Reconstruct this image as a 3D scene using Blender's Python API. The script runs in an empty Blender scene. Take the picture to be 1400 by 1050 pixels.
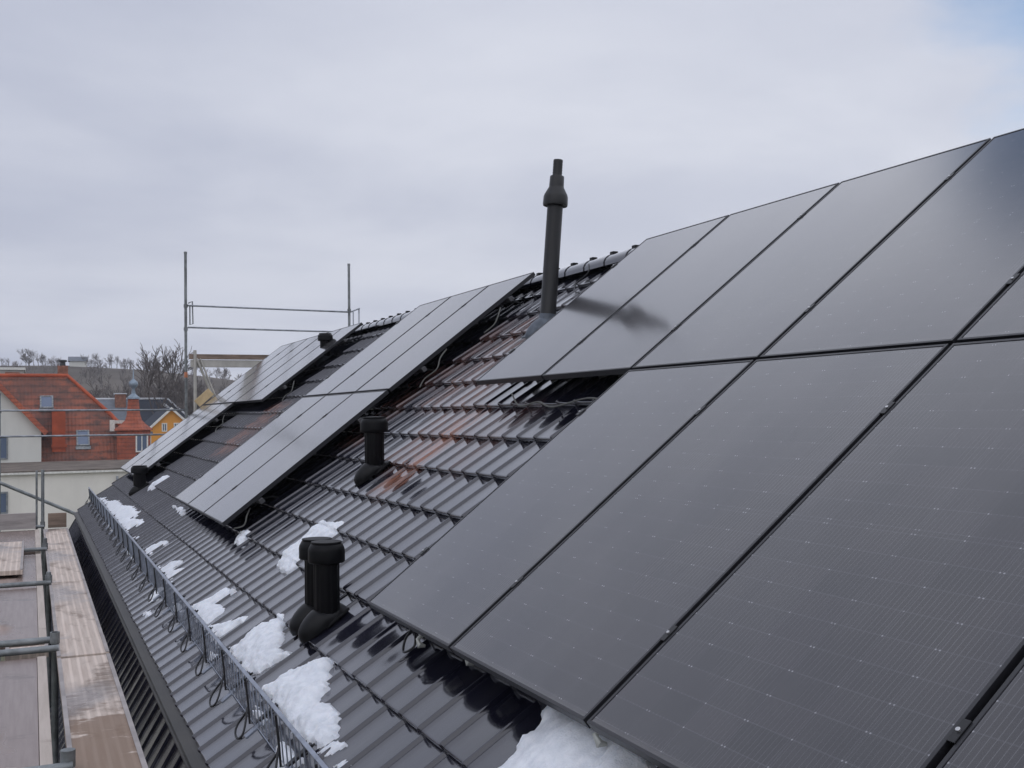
import bpy, bmesh, math, random
from mathutils import Vector, Matrix, noise

SC = bpy.context.scene
COL = SC.collection

# ------------------------------------------------------------------ camera
cam_d = bpy.data.cameras.new('camera')
cam = bpy.data.objects.new('camera', cam_d)
COL.objects.link(cam)
cam_d.sensor_width = 36.0
cam_d.lens = 1466.58 / 1400 * 36.0
cam_d.clip_start = 0.05
cam_d.clip_end = 3000
RGT = Vector((0.91260675, -0.40865349, -0.01229827))
UPV = Vector((0.0, -0.030081, 0.99954746))
FWD = Vector((0.4088385, 0.91219376, 0.02745213))
cm = Matrix((RGT, UPV, -FWD)).transposed().to_4x4()
cm.translation = Vector((-1.38881, -2.65289, 0.85931))
cam.matrix_world = cm
SC.camera = cam

# ------------------------------------------------------------------ light
SUN_EL, SUN_AZ = math.radians(42), math.radians(215)      # azimuth from +Y clockwise: behind and left
sun_d = bpy.data.lights.new('sun', 'SUN')
sun_d.energy = 0.5
sun_d.angle = math.radians(70)
sun_d.color = (1.0, 0.975, 0.94)
sun = bpy.data.objects.new('sun', sun_d)
COL.objects.link(sun)
sdir = Vector((math.sin(SUN_AZ) * math.cos(SUN_EL), math.cos(SUN_AZ) * math.cos(SUN_EL), math.sin(SUN_EL)))
sun.rotation_euler = (-sdir).to_track_quat('-Z', 'Y').to_euler()

world = bpy.data.worlds.new('World')
SC.world = world
world.use_nodes = True


class NT:
    """small helper to write node trees"""
    def __init__(self, tree):
        self.t = tree

    def n(self, typ, **kw):
        nd = self.t.nodes.new(typ)
        for k, v in kw.items():
            setattr(nd, k, v)
        return nd

    def link(self, a, b):
        self.t.links.new(a, b)

    def val(self, sock, v):
        if isinstance(v, bpy.types.NodeSocket):
            self.link(v, sock)
        else:
            sock.default_value = v

    def math(self, op, a, b=None, c=None, clamp=False):
        nd = self.n('ShaderNodeMath', operation=op, use_clamp=clamp)
        self.val(nd.inputs[0], a)
        if b is not None:
            self.val(nd.inputs[1], b)
        if c is not None:
            self.val(nd.inputs[2], c)
        return nd.outputs[0]

    def mix(self, f, a, b):
        nd = self.n('ShaderNodeMix', data_type='RGBA')
        self.val(nd.inputs[0], f)
        self.val(nd.inputs[6], a if isinstance(a, bpy.types.NodeSocket) else (*a, 1))
        self.val(nd.inputs[7], b if isinstance(b, bpy.types.NodeSocket) else (*b, 1))
        return nd.outputs[2]

    def ramp(self, f, stops):
        nd = self.n('ShaderNodeValToRGB')
        while len(nd.color_ramp.elements) < len(stops):
            nd.color_ramp.elements.new(0.5)
        for e, (p, c) in zip(nd.color_ramp.elements, stops):
            e.position = p
            e.color = (c, c, c, 1) if isinstance(c, (int, float)) else (*c, 1)
        self.link(f, nd.inputs[0])
        return nd.outputs[0]

    def noise(self, vec, scale, detail=4, rough=0.55, dist=0.0):
        nd = self.n('ShaderNodeTexNoise')
        if vec is not None:
            self.link(vec, nd.inputs['Vector'])
        nd.inputs['Scale'].default_value = scale
        nd.inputs['Detail'].default_value = detail
        nd.inputs['Roughness'].default_value = rough
        nd.inputs['Distortion'].default_value = dist
        return nd.outputs[0]

    def mapping(self, vec, scale=(1, 1, 1), loc=(0, 0, 0), rot=(0, 0, 0)):
        nd = self.n('ShaderNodeMapping')
        self.link(vec, nd.inputs[0])
        nd.inputs['Scale'].default_value = scale
        nd.inputs['Location'].default_value = loc
        nd.inputs['Rotation'].default_value = rot
        return nd.outputs[0]

    def smooth(self, x, a, b):
        nd = self.n('ShaderNodeMapRange', interpolation_type='SMOOTHSTEP')
        self.val(nd.inputs[0], x)
        nd.inputs[1].default_value = a
        nd.inputs[2].default_value = b
        return nd.outputs[0]


def build_sky():
    t = world.node_tree
    t.nodes.clear()
    w = NT(t)
    out = w.n('ShaderNodeOutputWorld')
    sky = w.n('ShaderNodeTexSky', sky_type='NISHITA')
    sky.sun_disc = False
    sky.sun_elevation = SUN_EL
    sky.sun_rotation = SUN_AZ
    bg_sky = w.n('ShaderNodeBackground')
    w.link(sky.outputs[0], bg_sky.inputs[0])
    bg_sky.inputs[1].default_value = 0.15
    tc = w.n('ShaderNodeTexCoord').outputs['Generated']
    sep = w.n('ShaderNodeSeparateXYZ')
    w.link(tc, sep.inputs[0])
    zc = w.math('MAXIMUM', sep.outputs[2], 0.0)
    k = w.math('DIVIDE', 1.0, w.math('ADD', zc, 0.16))
    com = w.n('ShaderNodeCombineXYZ')
    w.link(w.math('MULTIPLY', sep.outputs[0], k), com.inputs[0])
    w.link(w.math('MULTIPLY', sep.outputs[1], k), com.inputs[1])
    p = com.outputs[0]
    n1 = w.noise(w.mapping(p, (0.62, 0.75, 1), (3.1, 1.7, 0)), 1.0, 6, 0.52, 0.4)
    n2 = w.noise(w.mapping(p, (1.3, 1.7, 1), (7.3, 2.2, 0)), 1.0, 4, 0.5, 0.2)
    n = w.math('ADD', w.math('MULTIPLY', n1, 0.72), w.math('MULTIPLY', n2, 0.28))
    f = w.math('ADD', w.math('MULTIPLY', w.smooth(n, 0.34, 0.66), 0.7), w.math('MULTIPLY_ADD', w.smooth(sep.outputs[0], -0.05, 0.65), 0.42, -0.04), clamp=True)
    cloud = w.mix(f, (0.505, 0.54, 0.66), (0.765, 0.79, 0.875))
    # overcast layer grows brighter towards the zenith
    gain = w.math('MULTIPLY_ADD', w.smooth(sep.outputs[2], 0.30, 1.0), 0.30, 1.0)
    gain = w.math('ADD', gain, w.math('MULTIPLY', w.math('MULTIPLY', w.smooth(sep.outputs[0], 0.02, 0.4), w.smooth(sep.outputs[2], 0.34, 0.6)), 0.35))
    bg_cloud = w.n('ShaderNodeBackground')
    w.link(cloud, bg_cloud.inputs[0])
    w.link(gain, bg_cloud.inputs[1])
    # a break in the cloud, high to the right
    ds = []
    for c_ in ((0.765, 0.535, 0.36), (0.45, 0.575, 0.68)):
        dist = w.n('ShaderNodeVectorMath', operation='DISTANCE')
        w.link(tc, dist.inputs[0])
        dist.inputs[1].default_value = c_
        ds.append(dist.outputs['Value'])
    dmin = w.math('MINIMUM', ds[0], w.math('MULTIPLY_ADD', ds[1], 0.9, 0.025))
    gapn = w.noise(w.mapping(p, (2.2, 2.2, 1)), 1.0, 5, 0.6, 0.2)
    gd = w.math('ADD', dmin, w.math('MULTIPLY', w.math('SUBTRACT', gapn, 0.5), 0.2))
    gap = w.math('SUBTRACT', 1.0, w.smooth(gd, 0.05, 0.19))
    gap = w.math('MULTIPLY', gap, 0.95)
    mx = w.n('ShaderNodeMixShader')
    w.link(gap, mx.inputs[0])
    w.link(bg_cloud.outputs[0], mx.inputs[1])
    w.link(bg_sky.outputs[0], mx.inputs[2])
    w.link(mx.outputs[0], out.inputs[0])


build_sky()
SC.view_settings.view_transform = 'Standard'
SC.view_settings.look = 'None'
SC.view_settings.exposure = 0.0
SC.view_settings.gamma = 1.0
SC.cycles.max_bounces = 6
SC.cycles.glossy_bounces = 4
SC.cycles.diffuse_bounces = 3


# ------------------------------------------------------------------ materials
def new_mat(name):
    m = bpy.data.materials.new(name)
    m.use_nodes = True
    t = m.node_tree
    b = t.nodes['Principled BSDF']
    return m, NT(t), b


def simple(name, col, rough=0.6, metal=0.0, spec=0.5, var=0.15, scale=8.0, bump=0.0, stretch=(1, 1, 1), coat=0.0):
    m, w, b = new_mat(name)
    tc = w.n('ShaderNodeTexCoord').outputs['Object']
    n = w.noise(w.mapping(tc, stretch), scale, 5, 0.6)
    a = tuple(max(0, c * (1 - var)) for c in col)
    c2 = tuple(min(1, c * (1 + var)) for c in col)
    w.link(w.mix(w.smooth(n, 0.3, 0.7), a, c2), b.inputs['Base Color'])
    w.link(w.math('MULTIPLY_ADD', n, 0.25 * rough, rough * 0.87), b.inputs['Roughness'])
    b.inputs['Metallic'].default_value = metal
    b.inputs['Specular IOR Level'].default_value = spec
    b.inputs['Coat Weight'].default_value = coat
    if bump:
        bp = w.n('ShaderNodeBump')
        bp.inputs['Strength'].default_value = bump
        bp.inputs['Distance'].default_value = 0.01
        w.link(n, bp.inputs['Height'])
        w.link(bp.outputs[0], b.inputs['Normal'])
    return m


def box_mask(w, u, v, u0, du, v0, v1, soft):
    a = w.math('SUBTRACT', 1.0, w.smooth(w.math('ABSOLUTE', w.math('SUBTRACT', u, u0)), du * 0.35, du))
    lo = w.smooth(v, v0 - soft, v0 + soft)
    hi = w.math('SUBTRACT', 1.0, w.smooth(v, v1 - soft, v1 + soft))
    return w.math('MULTIPLY', a, w.math('MULTIPLY', lo, hi))


def tile_material(name, stains=True, gloss=True):
    m, w, b = new_mat(name)
    tc = w.n('ShaderNodeTexCoord').outputs['Object']
    sep = w.n('ShaderNodeSeparateXYZ')
    w.link(tc, sep.inputs[0])
    u = w.math('MULTIPLY', sep.outputs[0], -1.0)
    v = sep.outputs[1]
    n1 = w.noise(w.mapping(tc, (2.0, 0.7, 1)), 2.0, 6, 0.65)
    n2 = w.noise(w.mapping(tc, (14, 3.0, 8)), 2.0, 4, 0.6)
    at = w.n('ShaderNodeAttribute', attribute_name='tilevar').outputs['Fac']
    base = w.mix(at, (0.008, 0.008, 0.016), (0.017, 0.017, 0.028))
    dust = w.math('MULTIPLY', w.smooth(n1, 0.5, 0.8), 0.30)
    base = w.mix(dust, base, (0.075, 0.072, 0.075))
    rough = w.math('MULTIPLY_ADD', w.smooth(n1, 0.35, 0.8), 0.08, 0.09)
    rough = w.math('ADD', rough, w.math('MULTIPLY', at, 0.06))
    if stains:
        wob = w.math('MULTIPLY_ADD', w.math('SUBTRACT', n1, 0.5), 0.35, u)
        tot = None
        for (u0, du, v0, v1, k) in [(4.28, 0.27, 0.80, 1.72, 1.0), (4.70, 0.45, 1.00, 2.5, 0.42), (3.55, 0.35, 1.05, 1.75, 0.22),
                                    (3.9, 0.14, 1.2, 1.7, 0.25), (11.5, 0.7, 0.85, 1.95, 0.55),
                                    (6.0, 0.3, 2.0, 3.0, 0.3), (5.35, 0.5, 1.7, 3.0, 0.38), (6.4, 0.5, 1.2, 2.4, 0.3),
                                    (10.7, 0.3, 0.9, 1.6, 0.3)]:
            k_ = w.math('MULTIPLY', box_mask(w, wob, v, u0, du, v0, v1, 0.12), k)
            tot = k_ if tot is None else w.math('MAXIMUM', tot, k_)
        st = w.math('MULTIPLY', tot, w.smooth(n2, 0.28, 0.62), clamp=True)
        base = w.mix(w.math('MULTIPLY', st, 0.7), base, (0.36, 0.125, 0.055))
        rough = w.math('MULTIPLY_ADD', st, 0.25, rough)
    w.link(base, b.inputs['Base Color'])
    w.link(rough, b.inputs['Roughness'])
    b.inputs['IOR'].default_value = 1.50
    b.inputs['Coat Weight'].default_value = 1.0 if gloss else 0.0
    b.inputs['Coat IOR'].default_value = 1.50
    b.inputs['Coat Roughness'].default_value = 0.07
    b.inputs['Specular Tint'].default_value = (0.90, 0.91, 1.0, 1)
    bp = w.n('ShaderNodeBump')
    bp.inputs['Strength'].default_value = 0.07
    bp.inputs['Distance'].default_value = 0.01
    w.link(w.math('ADD', n2, n1), bp.inputs['Height'])
    w.link(bp.outputs[0], b.inputs['Normal'])
    return m


PW, PH = 1.038, 1.755          # module size
CU, CV = 1.058, 1.775          # module pitch


def cell_material():
    m, w, b = new_mat('dark_solar_cells')
    tc = w.n('ShaderNodeTexCoord').outputs['Object']
    sep = w.n('ShaderNodeSeparateXYZ')
    w.link(tc, sep.inputs[0])
    x, y = sep.outputs[0], sep.outputs[1]
    cw = 0.1683
    oin = w.n('ShaderNodeObjectInfo')
    ofs = w.n('ShaderNodeVectorMath', operation='ADD')
    w.link(tc, ofs.inputs[0])
    w.link(oin.outputs['Location'], ofs.inputs[1])
    tco = ofs.outputs[0]
    tint = w.noise(tco, 1.3, 3, 0.5)
    ch = 0.0843
    x0 = (PW - 6 * cw) / 2
    gapm = 0.018
    y0 = (PH - 20 * ch - gapm) / 2
    up = w.math('GREATER_THAN', y, y0 + 10 * ch + gapm * 0.5)
    ys = w.math('SUBTRACT', w.math('SUBTRACT', y, y0), w.math('MULTIPLY', up, gapm))
    cx = w.math('DIVIDE', w.math('SUBTRACT', x, x0), cw)
    cy = w.math('DIVIDE', ys, ch)

    def near_int(s, width):                       # 1 close to whole numbers
        d = w.math('ABSOLUTE', w.math('SUBTRACT', w.math('FRACT', w.math('ADD', s, 0.5)), 0.5))
        return w.math('SUBTRACT', 1.0, w.smooth(d, width * 0.5, width))
    inx = w.math('MULTIPLY', w.math('GREATER_THAN', cx, -0.01), w.math('LESS_THAN', cx, 6.01))
    iny = w.math('MULTIPLY', w.math('GREATER_THAN', cy, -0.01), w.math('LESS_THAN', cy, 20.01))
    inside = w.math('MULTIPLY', inx, iny)
    bus = near_int(w.math('MULTIPLY_ADD', cx, 10.0, 0.5), 0.075)
    dotn = w.noise(w.mapping(tc, (6, 11, 1)), 1.0, 2, 0.5)
    gx = near_int(cx, 0.012)
    gy = near_int(cy, 0.03)
    # small pale diamonds where cell corners are cut; every other column shows two
    dx = w.math('MULTIPLY', w.math('ABSOLUTE', w.math('SUBTRACT', w.math('FRACT', w.math('ADD', cx, 0.5)), 0.5)), cw)
    dy = w.math('MULTIPLY', w.math('ABSOLUTE', w.math('SUBTRACT', w.math('FRACT', w.math('ADD', cy, 0.5)), 0.5)), ch)
    par = w.math('MODULO', w.math('ROUND', cx), 2.0)
    off = w.math('MULTIPLY', w.math('ABSOLUTE', par), 0.0058)
    dd = w.math('ADD', w.math('ABSOLUTE', w.math('SUBTRACT', dx, off)), dy)
    dot = w.math('SUBTRACT', 1.0, w.smooth(dd, 0.0016, 0.0042))
    wn = w.n('ShaderNodeTexWhiteNoise', noise_dimensions='3D')
    oi = w.n('ShaderNodeObjectInfo')
    cid = w.n('ShaderNodeCombineXYZ')
    w.link(w.math('FLOOR', cx), cid.inputs[0])
    w.link(w.math('FLOOR', cy), cid.inputs[1])
    w.link(w.math('MULTIPLY', oi.outputs['Random'], 50.0), cid.inputs[2])
    w.link(cid.outputs[0], wn.inputs[0])
    base = w.mix(wn.outputs['Value'], (0.010, 0.010, 0.017), (0.018, 0.016, 0.024))
    base = w.mix(w.math('MULTIPLY', w.smooth(tint, 0.4, 0.7), 0.5), base, (0.030, 0.026, 0.026))
    base = w.mix(w.math('MULTIPLY', w.math('MULTIPLY', w.math('MULTIPLY', bus, inside), w.smooth(tint, 0.25, 0.7)), 0.36), base, (0.23, 0.23, 0.25))
    gap = w.math('MULTIPLY', w.math('MAXIMUM', gx, gy), inside)
    base = w.mix(w.math('MULTIPLY', gap, 0.25), base, (0.10, 0.10, 0.12))
    base = w.mix(w.math('MULTIPLY', w.math('MULTIPLY', w.math('MULTIPLY', dot, inside), w.math('MULTIPLY_ADD', dotn, 1.3, -0.15, True)), 0.8), base, (0.62, 0.62, 0.66))
    # thin dried dust film
    film = w.noise(w.mapping(tco, (1.2, 0.5, 1)), 3.0, 6, 0.6)
    base = w.mix(w.math('MULTIPLY_ADD', w.smooth(film, 0.35, 0.75), 0.040, 0.006), base, (0.45, 0.43, 0.42))
    # dirt line left where water dries above the lower frame
    lip = w.math('SUBTRACT', 1.0, w.smooth(w.math('ADD', y, w.math('MULTIPLY', w.noise(w.mapping(tco, (9, 2, 1)), 1.0, 4, 0.6), 0.03)), 0.02, 0.055))
    base = w.mix(w.math('MULTIPLY', lip, 0.10), base, (0.40, 0.37, 0.34))
    w.link(base, b.inputs['Base Color'])
    sp = w.noise(tco, 5.0, 6, 0.65)
    w.link(w.math('MULTIPLY_ADD', sp, 0.04, 0.115), b.inputs['Roughness'])
    b.inputs['IOR'].default_value = 1.5
    b.inputs['Coat Weight'].default_value = 0.65
    b.inputs['Coat IOR'].default_value = 1.5
    b.inputs['Coat Roughness'].default_value = 0.10
    b.inputs['Sheen Weight'].default_value = 0.05
    b.inputs['Sheen Roughness'].default_value = 0.35
    bp = w.n('ShaderNodeBump')
    bp.inputs['Strength'].default_value = 0.02
    bp.inputs['Distance'].default_value = 0.01
    w.link(w.noise(tc, 3.0, 2), bp.inputs['Height'])
    w.link(bp.outputs[0], b.inputs['Normal'])
    return m


def snow_material():
    m, w, b = new_mat('old_snow')
    tc = w.n('ShaderNodeTexCoord').outputs['Object']
    n = w.noise(tc, 22.0, 6, 0.65)
    g = w.noise(tc, 160.0, 3, 0.6)
    w.link(w.mix(w.smooth(n, 0.3, 0.7), (0.70, 0.73, 0.78), (0.86, 0.88, 0.92)), b.inputs['Base Color'])
    b.inputs['Roughness'].default_value = 0.55
    b.inputs['Subsurface Weight'].default_value = 0.25
    b.inputs['Subsurface Radius'].default_value = (0.02, 0.025, 0.03)
    bp = w.n('ShaderNodeBump')
    bp.inputs['Strength'].default_value = 0.6
    bp.inputs['Distance'].default_value = 0.012
    w.link(w.math('ADD', n, w.math('MULTIPLY', g, 0.35)), bp.inputs['Height'])
    w.link(bp.outputs[0], b.inputs['Normal'])
    return m


def red_roof_material(name, c1, c2, c3, row=0.34, wave=0.23):
    m, w, b = new_mat(name)
    tc = w.n('ShaderNodeTexCoord').outputs['Object']
    sep = w.n('ShaderNodeSeparateXYZ')
    w.link(tc, sep.inputs[0])
    n1 = w.noise(w.mapping(tc, (0.35, 0.35, 0.5)), 1.0, 6, 0.65)
    n2 = w.noise(w.mapping(tc, (1.3, 1.3, 2.6)), 1.0, 4, 0.7)
    base = w.mix(w.smooth(n1, 0.40, 0.58), c1, c2)
    base = w.mix(w.math('MULTIPLY', w.smooth(n2, 0.44, 0.68), 0.8), base, c3)
    fr = w.math('FRACT', w.math('DIVIDE', sep.outputs[2], row))
    h1 = w.math('POWER', fr, 2.0)
    h2 = w.math('SINE', w.math('MULTIPLY', sep.outputs[0], 2 * math.pi / wave))
    bp = w.n('ShaderNodeBump')
    bp.inputs['Strength'].default_value = 0.9
    bp.inputs['Distance'].default_value = 0.12
    w.link(w.math('ADD', w.math('MULTIPLY', fr, -1.0), w.math('MULTIPLY', h2, 0.10)), bp.inputs['Height'])
    w.link(bp.outputs[0], b.inputs['Normal'])
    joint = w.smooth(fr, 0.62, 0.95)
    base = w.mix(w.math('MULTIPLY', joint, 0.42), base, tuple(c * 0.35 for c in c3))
    w.link(base, b.inputs['Base Color'])
    b.inputs['Roughness'].default_value = 0.75
    return m


def deck_material(name, c1, c2, wet, stripes=0.055, brown=None):
    m, w, b = new_mat(name)
    tc = w.n('ShaderNodeTexCoord').outputs['Object']
    sep = w.n('ShaderNodeSeparateXYZ')
    w.link(tc, sep.inputs[0])
    n1 = w.noise(w.mapping(tc, (1.6, 0.8, 1)), 1.6, 6, 0.62, 0.4)
    n2 = w.noise(w.mapping(tc, (30, 1.8, 1)), 1.0, 4, 0.6)
    n3 = w.noise(w.mapping(tc, (6, 22, 1)), 1.0, 4, 0.65)
    base = w.mix(w.smooth(n2, 0.3, 0.7), c1, c2)
    if stripes:
        st = w.math('SINE', w.math('MULTIPLY', sep.outputs[0], 2 * math.pi / stripes))
        base = w.mix(w.math('MULTIPLY', w.smooth(st, 0.2, 0.95), 0.42), base, tuple(min(1, c * 1.45) for c in c2))
    dirt = w.math('MULTIPLY', w.smooth(n1, 0.5, 0.62), w.smooth(n3, 0.25, 0.6))
    base = w.mix(w.math('MULTIPLY', dirt, 0.8), base, tuple(c * 0.42 for c in (0.36, 0.25, 0.18)))
    if brown is not None:
        nb = w.noise(w.mapping(tc, (2.2, 5.0, 1), (1, 2, 0)), 1.0, 6, 0.65, 0.5)
        bm_ = w.math('ADD', w.math('MULTIPLY', w.math('SUBTRACT', brown, sep.outputs[1]), 0.9), w.math('MULTIPLY', w.math('SUBTRACT', nb, 0.56), 5.0))
        bm_ = w.math('MULTIPLY', w.smooth(bm_, 0.0, 0.35), w.smooth(w.math('SUBTRACT', brown, sep.outputs[1]), -0.35, 0.05))
        base = w.mix(w.math('MULTIPLY', bm_, 0.8), base, (0.185, 0.115, 0.072))
    wetm = w.smooth(w.noise(w.mapping(tc, (1.1, 0.6, 1), (5, 3, 0)), 1.5, 4, 0.5), 0.55 - wet * 0.4, 0.7 - wet * 0.4)
    base = w.mix(w.math('MULTIPLY', wetm, 0.45), base, (0.10, 0.085, 0.085))
    w.link(base, b.inputs['Base Color'])
    w.link(w.math('MULTIPLY_ADD', wetm, -0.45, 0.72), b.inputs['Roughness'])
    bp = w.n('ShaderNodeBump')
    bp.inputs['Strength'].default_value = 0.25
    bp.inputs['Distance'].default_value = 0.01
    w.link(w.math('MULTIPLY', n2, w.math('SUBTRACT', 1.0, wetm)), bp.inputs['Height'])
    w.link(bp.outputs[0], b.inputs['Normal'])
    return m


def plaster_material(name, col):
    m, w, b = new_mat(name)
    tc = w.n('ShaderNodeTexCoord').outputs['Object']
    n = w.noise(w.mapping(tc, (0.25, 0.25, 0.12)), 1.5, 6, 0.6)
    n2 = w.noise(w.mapping(tc, (1.4, 1.4, 0.12)), 1.5, 4, 0.6)
    base = w.mix(w.smooth(n, 0.3, 0.75), tuple(c * 0.9 for c in col), tuple(min(1, c * 1.06) for c in col))
    base = w.mix(w.math('MULTIPLY', w.smooth(n2, 0.55, 0.8), 0.35), base, tuple(c * 0.72 for c in col))
    w.link(base, b.inputs['Base Color'])
    b.inputs['Roughness'].default_value = 0.9
    return m


M = {}
M['tile'] = tile_material('glazed_black_tile', True)
M['tile_ridge'] = tile_material('glazed_black_ridge_tile', False)
M['tile_steep'] = tile_material('dull_black_tile', False, False)
M['cell'] = cell_material()
M['snow'] = snow_material()
M['frame'] = simple('black_anodised_frame', (0.018, 0.018, 0.022), 0.42, 0.0, 0.5, 0.15, 6)
M['backsheet'] = simple('black_backsheet', (0.012, 0.012, 0.013), 0.7)
M['clamp'] = simple('black_clamp', (0.02, 0.02, 0.022), 0.4, 0.3)
M['steel'] = simple('bright_steel', (0.55, 0.55, 0.56), 0.35, 0.9, 0.5, 0.1, 20)
M['galv'] = simple('galvanised_steel', (0.33, 0.35, 0.38), 0.5, 0.65, 0.5, 0.25, 9)
M['galv_dark'] = simple('weathered_galvanised_steel', (0.22, 0.235, 0.24), 0.55, 0.4, 0.5, 0.35, 7)
M['rail_alu'] = simple('anodised_aluminium', (0.12, 0.12, 0.125), 0.45, 0.7)
M['guard'] = simple('grey_coated_guard', (0.30, 0.33, 0.39), 0.35, 0.6, 0.5, 0.2, 12)
M['wire'] = simple('black_wire', (0.012, 0.012, 0.014), 0.45)
M['plastic'] = simple('black_vent_plastic', (0.004, 0.004, 0.005), 0.45, 0.0, 0.16, 0.25, 14, 0.05)
M['boot'] = simple('dark_grey_vent_base', (0.007, 0.007, 0.008), 0.42, 0.0, 0.22, 0.3, 10)
M['pipe'] = simple('grey_black_flue_pipe', (0.018, 0.018, 0.019), 0.4, 0.0, 0.4, 0.25, 5, 0.03, (1, 1, 0.2))
M['lead'] = simple('grey_lead_flashing', (0.10, 0.115, 0.14), 0.5, 0.3, 0.5, 0.3, 14, 0.2)
M['flash'] = simple('brown_grey_eave_metal', (0.034, 0.031, 0.027), 0.5, 0.2, 0.5, 0.35, 5)
M['cable'] = simple('grey_cable', (0.11, 0.11, 0.10), 0.6)
M['pale'] = simple('pale_hook_metal', (0.46, 0.47, 0.44), 0.55, 0.2)
M['deck'] = deck_material('pale_ribbed_deck', (0.46, 0.37, 0.31), (0.57, 0.48, 0.415), 0.12)
M['deck_brown'] = deck_material('brown_stained_ribbed_deck', (0.46, 0.37, 0.31), (0.57, 0.48, 0.415), 0.1, 0.055, 5.95)
M['ply'] = deck_material('wet_deck_plywood', (0.30, 0.215, 0.18), (0.38, 0.29, 0.25), 0.62, 0)
M['ply_edge'] = deck_material('light_board_edge', (0.42, 0.36, 0.31), (0.50, 0.43, 0.38), 0.0, 0)
M['toe_wood'] = simple('grey_brown_wood', (0.22, 0.165, 0.13), 0.8, 0, 0.3, 0.3, 3, 0.2, (1, 1, 6))
M['toe_grey'] = simple('grey_toe_board', (0.34, 0.31, 0.30), 0.7, 0, 0.3, 0.2, 4, 0.1, (0.6, 1, 5))
M['yellow_wood'] = simple('fresh_yellow_timber', (0.66, 0.50, 0.29), 0.75, 0, 0.3, 0.15, 5)
M['white_alu'] = simple('pale_aluminium', (0.48, 0.46, 0.42), 0.5, 0.2, 0.5, 0.15, 5)
M['orange'] = simple('orange_band', (0.55, 0.20, 0.10), 0.6)
M['beige'] = plaster_material('beige_render', (0.78, 0.75, 0.68))
M['white_wall'] = plaster_material('white_render', (0.72, 0.715, 0.66))
M['gravel'] = simple('brown_gravel_roof', (0.15, 0.125, 0.105), 0.95, 0, 0.2, 0.35, 1.2, 0.4)
M['band'] = simple('grey_roof_edge_band', (0.36, 0.33, 0.30), 0.7, 0, 0.4, 0.2, 0.8, 0, (1, 1, 1))
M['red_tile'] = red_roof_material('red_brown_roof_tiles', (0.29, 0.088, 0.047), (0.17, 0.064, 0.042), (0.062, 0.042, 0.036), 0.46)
M['red_clad'] = simple('orange_red_clay', (0.40, 0.085, 0.035), 0.7, 0, 0.3, 0.2, 1.2, 0.15)
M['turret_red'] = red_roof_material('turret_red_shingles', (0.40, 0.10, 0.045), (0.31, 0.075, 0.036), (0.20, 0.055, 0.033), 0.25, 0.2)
M['orange_wall'] = plaster_material('orange_render', (0.74, 0.33, 0.055))
M['slate'] = simple('dark_slate_roof', (0.030, 0.036, 0.052), 0.8, 0, 0.3, 0.3, 0.8)
M['grey_roof'] = simple('grey_slate_roof', (0.12, 0.135, 0.16), 0.6, 0, 0.5, 0.2, 1.2)
M['snow_trim'] = simple('snow_dusted_edge', (0.62, 0.64, 0.67), 0.8)
M['trim'] = simple('white_paint', (0.72, 0.71, 0.66), 0.6)
M['zinc'] = simple('blue_grey_zinc', (0.25, 0.31, 0.37), 0.5, 0.3)
M['brick'] = simple('brown_brick', (0.26, 0.12, 0.08), 0.9, 0, 0.3, 0.3, 4)
M['dark'] = simple('dark_opening', (0.02, 0.022, 0.025), 0.5)
M['bark'] = simple('bare_bark', (0.115, 0.098, 0.090), 0.9, 0, 0.2, 0.3, 1.0)
M['bark_hazed'] = simple('haze_paled_twigs', (0.19, 0.17, 0.16), 0.95, 0, 0.1, 0.3, 0.05)  # lighter copy of the bark, distance haze mixed into its colour
M['hill'] = simple('winter_hillside', (0.125, 0.11, 0.095), 1.0, 0, 0.1, 0.35, 0.03)
M['ground'] = simple('winter_ground', (0.13, 0.125, 0.085), 1.0, 0, 0.1, 0.3, 0.06)


def glass_material():
    m, w, b = new_mat('window_glass')
    b.inputs['Base Color'].default_value = (0.10, 0.14, 0.22, 1)
    b.inputs['Roughness'].default_value = 0.06
    b.inputs['IOR'].default_value = 1.9
    return m


M['glass'] = glass_material()


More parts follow.
